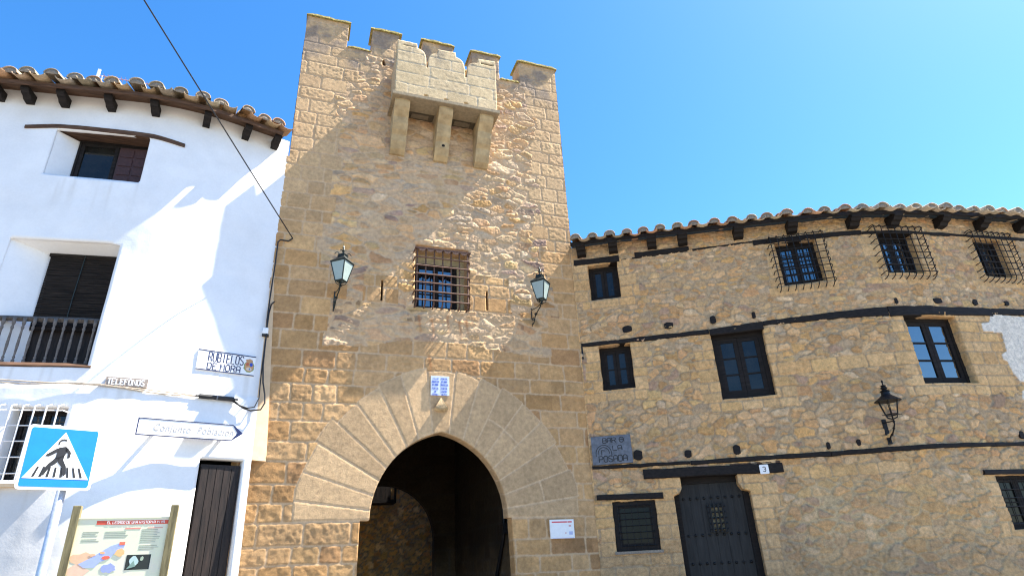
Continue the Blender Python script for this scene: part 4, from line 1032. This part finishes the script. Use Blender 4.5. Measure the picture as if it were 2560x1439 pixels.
# ------------------------------------------------------------------ wall lanterns on the tower
def square_lantern(loc, label, rz):
    """loc: foot of the bracket on the wall"""
    T = thing('wall_lantern', label, 'lantern', loc, rz, 'lanterns beside the tower window')
    Y = -.60; zb = .30       # axis distance from the wall, underside of the glass body
    m = MB(); r = .010
    m.tube([(0, -.02, -.06), (0, -.02, .34)], .011, 6)
    m.tube([(0, -.03, -.02), (0, -.10, -.03), (0, -.17, .03), (0, -.22, .10), (0, -.36, .14), (0, -.50, .17), (0, Y, .24), (0, Y, zb-.03)], .012, 6)
    m.tube([(0, -.02, .30), (0, -.3, .24), (0, Y, .22)], .009, 6)
    for c, q, s_, y0 in ((.06, .05, 1, -.10), (.12, .04, -1, -.30)):
        m.tube([(0, y0+q*math.cos(a_/10*5.2)*(1-a_/14), c+s_*q*math.sin(a_/10*5.2)*(1-a_/14)) for a_ in range(11)], .008, 6)
    m.lathe([(.012, .10), (.026, .115), (.026, .135), (.012, .15)], (0, -.24, 0), 8)
    m.build('bracket', M_GREENIRON, T)
    B_ = [(.105, zb), (.205, zb+.36)]        # half diagonals
    fr = MB(); gl = MB(); an = [math.pi/2*k for k in range(4)]
    cs = [[(math.cos(a_)*q, Y+math.sin(a_)*q, z) for a_ in an] for q, z in B_]
    for k in range(4):
        fr.tube([cs[0][k], cs[1][k]], .011, 4); fr.tube([cs[0][k], cs[0][(k+1) % 4]], .010, 4); fr.tube([cs[1][k], cs[1][(k+1) % 4]], .014, 4)
        fr.tube([cs[0][k], (math.cos(an[k])*.085, Y+math.sin(an[k])*.085, zb-.05), (0, Y, zb-.09)], .008, 5)
    fr.lathe([(.03, zb-.10), (.014, zb-.07), (.014, zb-.02)], (0, Y, 0), 8)
    fr.build('frame', M_GREENIRON, T)
    for k in range(4):
        a, b, c, d = cs[0][k], cs[0][(k+1) % 4], cs[1][(k+1) % 4], cs[1][k]
        q = MB(); q.add([a, b, c, d]+[(p[0]*.97, Y+(p[1]-Y)*.97, p[2]) for p in (a, b, c, d)], [(0, 1, 2, 3), (7, 6, 5, 4), (0, 4, 5, 1), (1, 5, 6, 2), (2, 6, 7, 3), (3, 7, 4, 0)])
        q.build('glass_pane', M_LAMPGLASS, T)
    m = MB(); z = zb+.365
    m.M = Matrix.Translation((0, Y, z)) @ Matrix.Rotation(math.pi/4, 4, 'Z')
    m.lathe([(.222, 0), (.222, .012), (.105, .10), (.085, .12), (.085, .15), (.10, .155), (.10, .165), (.03, .19)], (0, 0, 0), 4, True)
    m.M = Matrix.Translation((0, Y, z))
    m.lathe([(.018, .16), (.012, .22), (.032, .25), (.012, .28), (.022, .31), (.006, .36), (.003, .40)], (0, 0, 0), 8)
    for k in range(4):
        a_ = an[k]; c, s_ = math.cos(a_), math.sin(a_)
        m.tube([(c*(.10+.05*math.cos(t/8*4.6)*(1-t/12)), s_*(.10+.05*math.cos(t/8*4.6)*(1-t/12)), .165+.045*math.sin(t/8*4.6)) for t in range(9)], .008, 5)
        m.tube([(c*.01, s_*.01, .26), (c*.05, s_*.05, .27), (c*.055, s_*.055, .25)], .008, 5)
    m.build('lamp_cap', M_GREENIRON, T)
    return T
square_lantern((0.42, 0, 6.12), 'grey green lantern on the tower to the left of the caged window', 0.12)
square_lantern((4.38, 0, 6.14), 'grey green lantern on the tower between the caged window and the stone house', 0.0)
# lantern on the stone house
p, a = PB.frame(5.32, 3.30)
LN = thing('wall_lantern', 'black six sided lantern with a wide conical hood on the stone house wall', 'lantern', p, a)
m = MB(); Y = -.42
m.box((-.035, -.025, -.02), (.035, .0, .42)); m.tube([(0, -.02, .02), (0, -.12, .10), (0, -.22, .12), (0, -.32, .18), (0, Y, .26), (0, Y, .38)], .014, 6)
m.tube([(0, -.02, .36), (0, -.25, .33), (0, Y, .32)], .010, 6)
for zz, yy in ((.115, -.2), (.20, -.34), (.30, Y)): m.lathe([(.012, -.02), (.026, 0), (.012, .02)], (0, yy, zz), 8)
m.build('bracket', M_IRON, LN)
m = MB(); q0, q1, z0, z1 = .105, .165, .42, .66; hx = [math.pi/3*k+.2 for k in range(6)]
for k in range(6):
    A0 = (math.cos(hx[k])*q0, Y+math.sin(hx[k])*q0, z0); A1 = (math.cos(hx[k])*q1, Y+math.sin(hx[k])*q1, z1); B0 = (math.cos(hx[(k+1) % 6])*q0, Y+math.sin(hx[(k+1) % 6])*q0, z0)
    m.tube([A0, A1], .008, 5); m.tube([A0, B0], .010, 5); m.tube([A0, (A0[0]*.8, Y+(A0[1]-Y)*.8, z0-.05), (0, Y, z0-.08)], .008, 5)
m.tube([(-q0*1.5, Y, z0), (q0*1.6, Y, z0)], .006, 5)
m.build('frame', M_IRON, LN)
m = MB(); m.smooth = False
m.lathe([(.215, .655), (.215, .665), (.12, .73), (.075, .77), (.065, .82), (.085, .83), (.06, .85), (.035, .86), (.06, .89), (.035, .92), (.05, .935), (.012, .95), (.012, .99), (.022, 1.01), (.004, 1.04)], (0, Y, 0), 18)
m.build('lamp_cap', M_IRON, LN)

# ------------------------------------------------------------------ signs on the white house
def wthing(name, label, cat, u, z, out=0.0, rot=0.0):
    p, a = wpart(u, z, out+.012); return thing(name, label, cat, p, a+rot)
S1 = wthing('town_sign', 'white tile sign reading RUBIELOS DE MORA with a painted coat of arms', 'sign', -0.57, 4.885)
m = MB(); m.box((-.45, -.012, -.175), (.45, .05, .175), .004); m.build('panel', M_WHITE, S1)
m = MB(); m.box((-.45, -.016, .155), (.45, -.0125, .172)); m.build('rule_line', M_NAVY, S1)
m = MB(); m.box((-.45, -.016, -.172), (.45, -.0125, -.155)); m.build('rule_line', M_NAVY, S1)
m = MB()
letters(m, 'RUBIELOS', -.285, -.008, .050, .150, -.014, .017, .40)
letters(m, 'DE', -.285, -.142, .058, .105, -.014, .017, .42); letters(m, 'MORA', -.085, -.142, .058, .105, -.014, .017, .42)
m.build('lettering', M_NAVY, S1)
m = MB(); m.M = Matrix.Translation((.355, 0, .0))
def disc(mb, cx, cz, rx, rz_, y0, y1, col, n=18, j=0, seed=0):
    r = random.Random(seed); mb.col = col
    mb.prism([(cx+rx*math.cos(2*math.pi*i/n)*(1+r.uniform(-j, j)), cz+rz_*math.sin(2*math.pi*i/n)*(1+r.uniform(-j, j))) for i in range(n)], y0, y1)
disc(m, 0, -.02, .085, .10, -.015, -.0125, (.20, .30, .14), 20, .1, 1); disc(m, 0, -.015, .072, .09, -.017, -.0151, (.50, .28, .12), 20, .05, 2)
disc(m, 0, .085, .055, .03, -.018, -.0155, (.45, .25, .12), 12, .2, 3); disc(m, .03, .02, .027, .032, -.020, -.0172, (.03, .08, .40), 10, .1, 4)
disc(m, -.03, .02, .022, .03, -.020, -.0172, (.45, .12, .06), 10, .1, 5); disc(m, 0, -.06, .045, .03, -.020, -.0172, (.62, .50, .38), 12, .1, 6); disc(m, .01, -.06, .012, .02, -.022, -.0202, (.10, .2, .4), 8, .1, 7)
m.M = Matrix.Identity(4); m.build('coat_of_arms', M_PRINT, S1)
S2 = wthing('telephone_sign', 'small worn stone sign reading TELEFONOS above the wall cable', 'sign', -1.89, 4.385)
m = MB(); m.box((-.275, -.03, -.065), (.275, .04, .068)); m.build('panel', mat_plain('dirty_backing', (.16, .12, .10), .9, 0, .5, 30, .3, .2, (.4, .35, .3)), S2)
m = MB(); letters(m, 'TELEFONOS', -.245, -.042, .040, .082, -.035, .020, .36); m.build('lettering', M_WHITE, S2)
S3 = wthing('direction_sign', 'white arrow shaped signboard reading Conjunto Poblacion above the brown door', 'sign', -0.88, 3.69, .20, .0)
m = MB(); m.box((-.52, -.02, .02), (-.48, .26, .06)); m.box((.42, -.02, .02), (.46, .26, .06)); m.build('bracket', M_GALV, S3)
L_, R_, hh = -.79, .64, .115
m = MB(); m.prism([(L_, -hh), (R_-.15, -hh), (R_, -.0), (R_-.15, hh), (L_, hh)], -.04, -.005); m.build('board', M_WHITE, S3)
m = MB(); m.prism([(L_-.006, hh-.004), (R_-.148, hh-.004), (R_-.148, hh+.009), (L_-.006, hh+.009)], -.046, 0); m.prism([(L_-.006, -hh-.009), (R_-.148, -hh-.009), (R_-.148, -hh+.002), (L_-.006, -hh+.002)], -.046, 0)
m.prism([(L_-.014, -hh-.009), (L_, -hh-.009), (L_, hh+.009), (L_-.014, hh+.009)], -.0462, 0)
m.prism([(R_-.15, hh), (R_-.07, 0), (R_-.15, -hh), (R_-.148, -hh-.009), (R_+.012, 0), (R_-.148, hh+.009)], -.0464, 0)
m.build('edge_frame', M_NAVY, S3)
me = text_mesh('Conjunto  Poblacion', .155, .22)
o = link_mesh('lettering', me, mat_plain('faded_grey_paint', (.34, .33, .33), .7, 0, .3, 60, 0), S3, (-.60, -.042, -.05)); o.rotation_euler = (math.pi/2, 0, 0)
xs = [v.co.x for v in me.vertices]; o.scale = (1.10/(max(xs)-min(xs)), 1.0, 1.0)

# ------------------------------------------------------------------ cables
t_cab = 'cable'
CB = MB(); pts = []
A = Vector((-0.43, -.05, 7.47)); B = Vector((-2.45, -4.0, 8.68)); E_ = A+(B-A)*3.2
for i in range(41):
    t = i/40; p_ = A.lerp(E_, t); p_.z -= 4*.06*t*(1-t)*(1.0); pts.append(tuple(p_))
CB.tube(pts, .011, 6)
tag(CB.build('overhead_cable', M_CABLE), 'thin dark cable slung across the sky to the left side of the tower', t_cab)
WC = MB()
WC.tube([(-.43, -.05, 7.47), (-.50, -.03, 7.41), (-.64, -.03, 7.42), (-.68, -.045, 7.36), (-.68, -.055, 6.9), (-.69, -.08, 6.2), (-.69, -.11, 5.75), (-.67, -.13, 5.55), (-.665, -.15, 5.3), (-.655, -.17, 4.9), (-.62, -.19, 4.6), (-.57, -.20, 4.4), (-.55, -.21, 4.25), (-.60, -.24, 4.13), (-.75, -.27, 4.10), (-.86, -.26, 4.14), (-1.0, -.30, 4.22), (-1.08, -.33, 4.26)], .014, 6)
WC.tube([(-.675, -.12, 5.4), (-.67, -.15, 4.9), (-.66, -.18, 4.55), (-.65, -.20, 4.33), (-.70, -.24, 4.17), (-.80, -.27, 4.14), (-.92, -.29, 4.17), (-1.02, -.32, 4.25)], .010, 6)
WC.tube([(-.61, -.03, 6.15), (-.655, -.05, 6.08), (-.675, -.08, 5.9), (-.675, -.10, 5.62)], .012, 6)
tag(WC.build('wall_cable', M_CABLE), 'black cable running down the joint of tower and white house in a loop', t_cab)
JB = thing('junction_box', 'small white plastic box on the cable at the edge of the white house', 'junction box', (-.69, -.10, 5.54))
m = MB(); m.box((-.045, -.05, -.06), (.045, .05, .06), .012); m.build('housing', M_WHITE, JB); m = MB(); m.box((-.05, -.055, -.085), (.06, .05, -.062)); m.build('gland', M_CABLE, JB)
sp0, a0 = wpart(-.91, 4.27, .06); SPB = thing('cable_splice', 'thick black cable splice tube on the white wall above the direction sign', 'cable splice', sp0, a0)
m = MB(); m.tube([(0, 0, 0), (.52, 0, .0)], .036, 10); m.tube([(-.05, 0, 0), (0, 0, 0)], .016, 8); m.tube([(.52, 0, 0), (.58, 0, 0)], .016, 8); m.build('sleeve', M_CABLE, SPB)
m = MB(); m.tube([(.255, 0, 0), (.275, 0, 0)], .0375, 10); m.build('clip', M_GREY, SPB)
PC = MB(); r = random.Random(5)
for zo, k in ((0, 0), (-.03, 1)):
    P = []
    for i in range(26):
        u = -8.9+7.98*i/25; p_, _ = wpart(u, np.interp(u, [-8.9, -3.5, -2.8, -2.1, -1.4, -.9], [4.40, 4.37, 4.33, 4.31, 4.285, 4.27])+zo*math.sin(i*1.1+k)-.01*k, .045); P.append(p_)
    PC.tube(P, .010, 6)
tag(PC.build('wall_cable', mat_plain('cream_cable', (.45, .37, .28), .7, 0, .2, 20, .1)), 'cream painted cable pair running along the white house under the balcony', t_cab)

# ------------------------------------------------------------------ pedestrian crossing sign
XS = thing('crossing_sign', 'blue and white square pedestrian crossing sign on a grey steel pole', 'road sign', (-2.10, -3.74, 0), math.radians(25))
m = MB(); m.smooth = True; m.tube([(0, 0, 0), (0, 0, 2.98)], .040, 14); m.build('pole', M_GALV, XS)
PX = Matrix.Translation((-.085, -.055, 2.755)) @ Matrix.Rotation(math.radians(-1.0), 4, 'Y') @ Matrix.Rotation(math.radians(-2), 4, 'X')
def rsq(h_, r_, n=5):
    P = []
    for cx, cz, a0_ in ((h_-r_, -h_+r_, -90), (h_-r_, h_-r_, 0), (-h_+r_, h_-r_, 90), (-h_+r_, -h_+r_, 180)):
        for i in range(n+1): P.append((cx+r_*math.cos(math.radians(a0_+90*i/n)), cz+r_*math.sin(math.radians(a0_+90*i/n))))
    return P
m = MB(); m.M = PX; m.prism(rsq(.30, .035), -.004, .016); m.build('panel', M_WHITE, XS)
m = MB(); m.M = PX; m.prism(rsq(.275, .02), -.007, -.0042); m.build('blue_field', M_BLUE, XS)
def sq(u, v): return (-.30+.60*u, -.30+.60*v)
m = MB(); m.M = PX; m.prism([sq(.06, .165), sq(.94, .165), sq(.50, .905)], -.010, -.0072); m.build('white_triangle', M_WHITE, XS)
m = MB(); m.M = PX
for i in range(8):
    u0 = .175+i*.092; sk = (.5-(u0+.02))*.16
    m.prism([sq(u0, .19), sq(u0+.034, .19), sq(u0+.034*.8+sk, .345), sq(u0+sk, .345)], -.0125, -.0102)
for P in ([(.455, .655), (.545, .675), (.585, .63), (.55, .52), (.485, .48), (.435, .47), (.44, .56)],           # trunk
          [(.46, .65), (.43, .64), (.30, .535), (.31, .51), (.345, .51), (.45, .585)], [(.545, .672), (.585, .64), (.63, .58), (.625, .50), (.59, .49), (.59, .565), (.545, .60)],     # arms
          [(.44, .50), (.50, .48), (.455, .40), (.39, .35), (.33, .22), (.27, .22), (.30, .27), (.35, .385)], [(.455, .50), (.55, .53), (.545, .46), (.60, .36), (.62, .245), (.60, .215), (.565, .23), (.55, .34), (.48, .42)]):
    m.prism([sq(*q) for q in P], -.0145, -.0126)
m.build('walking_figure', M_BLACK, XS)
m = MB(); m.M = PX; c = sq(.50, .725)
m.prism([(c[0]+.040*math.cos(math.radians(a_)), c[1]+.042*math.sin(math.radians(a_))) for a_ in range(40, 215, 15)]+[(c[0]+.028*math.cos(math.radians(a_)), c[1]+.026*math.sin(math.radians(a_))) for a_ in range(205, 45, -15)], -.0145, -.0126); m.build('head_outline', M_BLACK, XS)
m = MB(); m.box((-.13, -.035, 2.62), (.05, .0, 2.66)); m.box((-.13, -.035, 2.86), (.05, 0, 2.90)); m.build('clamp', M_GALV, XS)

# ------------------------------------------------------------------ town map board
MBD = thing('map_board', 'printed town map panel with a red title band on two wooden posts', 'information board', (-2.05, -1.10, 0), math.radians(2))
for x in (-.575, .565):
    m = MB(); m.smooth = False; m.box((x-.045, -.05, 0), (x+.045, .05, 2.575), .006); m.build('post', M_POST, MBD)
m = MB(); m.box((-.53, -.022, 1.25), (.52, .0, 2.41)); m.box((-.53, -.03, 2.41), (.52, .01, 2.425)); m.build('panel', mat_plain('pale_print', (.64, .68, .46), .5, 0, .05, 4, 0, .3, (.68, .63, .50)), MBD)
M2 = MB(); y = -.0225
def pr(P, col, lay=1, mp=False):
    M2.col = col
    if mp: P = [(q[0]*1.15-.08, 2.12-(2.04-q[1])*.78) for q in P]
    M2.prism(P, y-.0016*lay, y-.0016*(lay-1)-.0001)
def rect(x0, z0, x1, z1): return [(x0, z0), (x1, z0), (x1, z1), (x0, z1)]
pr(rect(-.32, 2.335, .515, 2.385), (.62, .10, .06))
def blob(cx, cz, rx, rz_, seed, n=14, j=.25):
    r = random.Random(seed); return [(cx+rx*math.cos(2*math.pi*i/n)*(1+r.uniform(-j, j)), cz+rz_*math.sin(2*math.pi*i/n)*(1+r.uniform(-j, j))) for i in range(n)]
pr(blob(-.28, 1.80, .12, .09, 1), (.72, .45, .28), mp=True); pr(blob(-.30, 1.62, .10, .10, 2), (.72, .48, .34), mp=True)
pr([(-.30, 1.72), (-.20, 1.80), (-.02, 1.98), (.08, 2.03), (.12, 2.0), (.10, 1.90), (.02, 1.86), (0.0, 1.80), (-.10, 1.74), (-.14, 1.66), (-.24, 1.66)], (.36, .42, .74), 2, mp=True)
pr(blob(.0, 1.64, .07, .07, 3), (.30, .34, .70), 2, mp=True); pr(blob(.08, 1.88, .05, .06, 4), (.75, .45, .20), 3, mp=True); pr(rect(.06, 1.99, .115, 2.04), (.68, .17, .10), 3, mp=True); pr(blob(-.05, 1.80, .04, .03, 5), (.70, .14, .08), 3, mp=True); pr(blob(-.09, 1.88, .03, .02, 8), (.75, .40, .2), 3, mp=True)
pr(blob(-.18, 1.85, .03, .02, 9), (.75, .42, .25), 3, mp=True)
pr(rect(.10, 1.78, .38, 1.96), (.03, .035, .03)); pr(blob(.19, 1.88, .05, .06, 6), (.42, .55, .52), 2); pr(blob(.28, 1.91, .02, .03, 7), (.35, .42, .3), 2); pr([(.12, 1.79), (.22, 1.82), (.19, 1.89)], (.2, .3, .25), 3)
r = random.Random(9)
for x0, x1, za, zb_ in ((-.45, -.25, 2.25, 2.14), (-.20, .08, 2.25, 2.16), (.22, .45, 2.27, 2.02)):
    z = za
    while z > zb_:
        if r.random() < .8: pr(rect(x0, z-.006, x1-r.uniform(0, .06), z), (.26, .29, .22))
        z -= .022
pr(rect(.02, 2.275, .20, 2.292), (.68, .26, .2)); pr(rect(.28, 2.283, .46, 2.292), (.68, .26, .2))
for k in range(5): M2.col = (.35, .62, .50); M2.tube([(-.45+.2*k+.1*math.sin(i*.6+k), y-.003, 1.30+.035*i) for i in range(7)], .006, 5, FL)
M2.build('map_print', M_PRINT, MBD)
m = MB(); letters(m, 'EL LEGADO DE UNA HISTORIA VIVA', -.20, 2.345, .0185, .03, y-.004, .006, .32); m.build('title_lettering', M_WHITE, MBD)

# ------------------------------------------------------------------ signs on the tower and the stone house
VS = thing('visitor_sign', 'small white notice with a red heading on the tower beside the arch', 'notice', (4.715, -.02, 2.185))
m = MB(); m.box((-.235, -.02, -.16), (.235, .02, .16)); m.build('panel', M_WHITE, VS)
m = MB(); m.col = (.62, .10, .12); m.box((-.20, -.0225, .105), (.10, -.0202, .128)); m.box((.11, -.0225, .105), (.195, -.0202, .128)); m.col = (.62, .35, .33); m.box((.13, -.0225, .035), (.175, -.0202, .065)); m.box((.05, -.0225, -.08), (.075, -.0202, -.06))
m.col = (.40, .45, .66); m.box((.13, -.0225, -.10), (.20, -.0202, -.045)); m.box((-.20, -.0225, -.157), (.22, -.0202, -.150)); m.build('print', M_PRINT, VS)
TP = thing('tile_plaque', 'blue lettered white tile plaque on the keystone of the arch', 'plaque', (2.45, -.018, 4.735))
m = MB(); m.col = (.60, .66, .76)
for i in range(2):
    for j in range(2): m.box((-.175+i*.176, -.012, -.185+j*.186), (-.001+i*.176, .02, -.001+j*.186))
m.build('tiles', M_PRINT, TP)
m = MB()
for k, (a_, b_) in enumerate((('VILLA', 'PORTAL'), ('RUBIELOS', 'DE MORA'), ('DE MORA', 'RUBIELOS'), ('PORTAL', 'PORTAL'), ('DE', 'S. ANTON'), ('TERUEL', 'ANTIC'))):
    z = .115-k*.058-(.012 if k > 2 else 0)
    for x, t in ((-.085, a_), (.085, b_)):
        w_ = .0125 if len(t) > 6 else .016; wid = len(t)*w_*1.4; letters(m, t, x-wid/2, z, w_, .032, -.014, .0068, .4)
m.build('lettering', mat_plain('cobalt_glaze', (.02, .07, .48), .4, 0, .1, 30, 0), TP)
p, a = PB.frame(.44, 3.565, .02)
BS = thing('bar_sign', 'square grey metal sign reading BAR LA POSADA at the corner of the stone house', 'sign', p, a)
m = MB(); m.box((-.385, -.05, -.27), (.375, .03, .265), .008); m.build('panel', M_GREY, BS)
m = MB(); letters(m, 'BAR', -.16, .13, .07, .09, -.054, .017, .28); letters(m, 'LA', .02, -.02, .075, .09, -.054, .017, .3); letters(m, 'POSADA', -.26, -.225, .072, .11, -.054, .018, .28)
m.tube([(.20+.045*math.cos(q*.6283), -.054, .175+.05*math.sin(q*.6283)) for q in range(11)], .008, 6, FL); m.tube([(.155, -.054, .175), (.245, -.054, .175)], .008, 6, FL)
for q_ in (.15, .11): m.tube([(-.16+q_*math.cos(math.pi*i/12), -.054, -.07+q_*1.1*math.sin(math.pi*i/12)) for i in range(13)], .007, 6, FL)
m.tube([(-.31, -.054, -.07), (-.31, -.054, -.11)], .008, 6, FL); m.tube([(-.01, -.054, -.07), (-.01, -.054, -.11)], .007, 6, FL); m.tube([(-.20, -.054, .0), (-.20, -.054, -.09)], .008, 6, FL); m.tube([(-.20, -.054, .0), (-.13, -.054, -.015)], .008, 6, FL)
m.build('lettering', M_BLACK, BS)
p, a = PB.frame(3.12, 3.005, .062)
NP = thing('number_plate', 'small white house number 3 plate on the door lintel', 'number plate', p, a)
m = MB(); m.M = Matrix.Identity(4); m.prism([(q[0]*.26, q[1]*.27) for q in rsq(.30, .06)], -.008, .004); m.build('plate', M_WHITE, NP)
m = MB(); letters(m, '3', -.022, -.04, .045, .08, -.0095, .014); m.build('numeral', M_BLACK, NP)
AN = thing('tv_antenna', 'slim pinkish television antenna behind the white house roof', 'antenna', (-5.84, 4.0, 10.5))
m = MB(); m.tube([(0.1, 0, -1), (0.1, 0, 3.30)], .02, 6); m.build('mast', M_GALV, AN)
m = MB(); m.tube([(0.05, 0, 3.30), (1.30, 0.0, 3.30)], .012, 6)
for i in range(12): m.tube([(.15+i*.1, -.10, 3.30), (.15+i*.1, .10, 3.30)], .006, 5)
m.build('boom', mat_plain('pinkish_aluminium', (.50, .30, .36), .5, .2, .1, 30, 0), AN)
m = MB(); m.box((-.03, -.02, 3.16), (.03, .02, 3.50)); m.build('reflector', M_WHITE, AN)
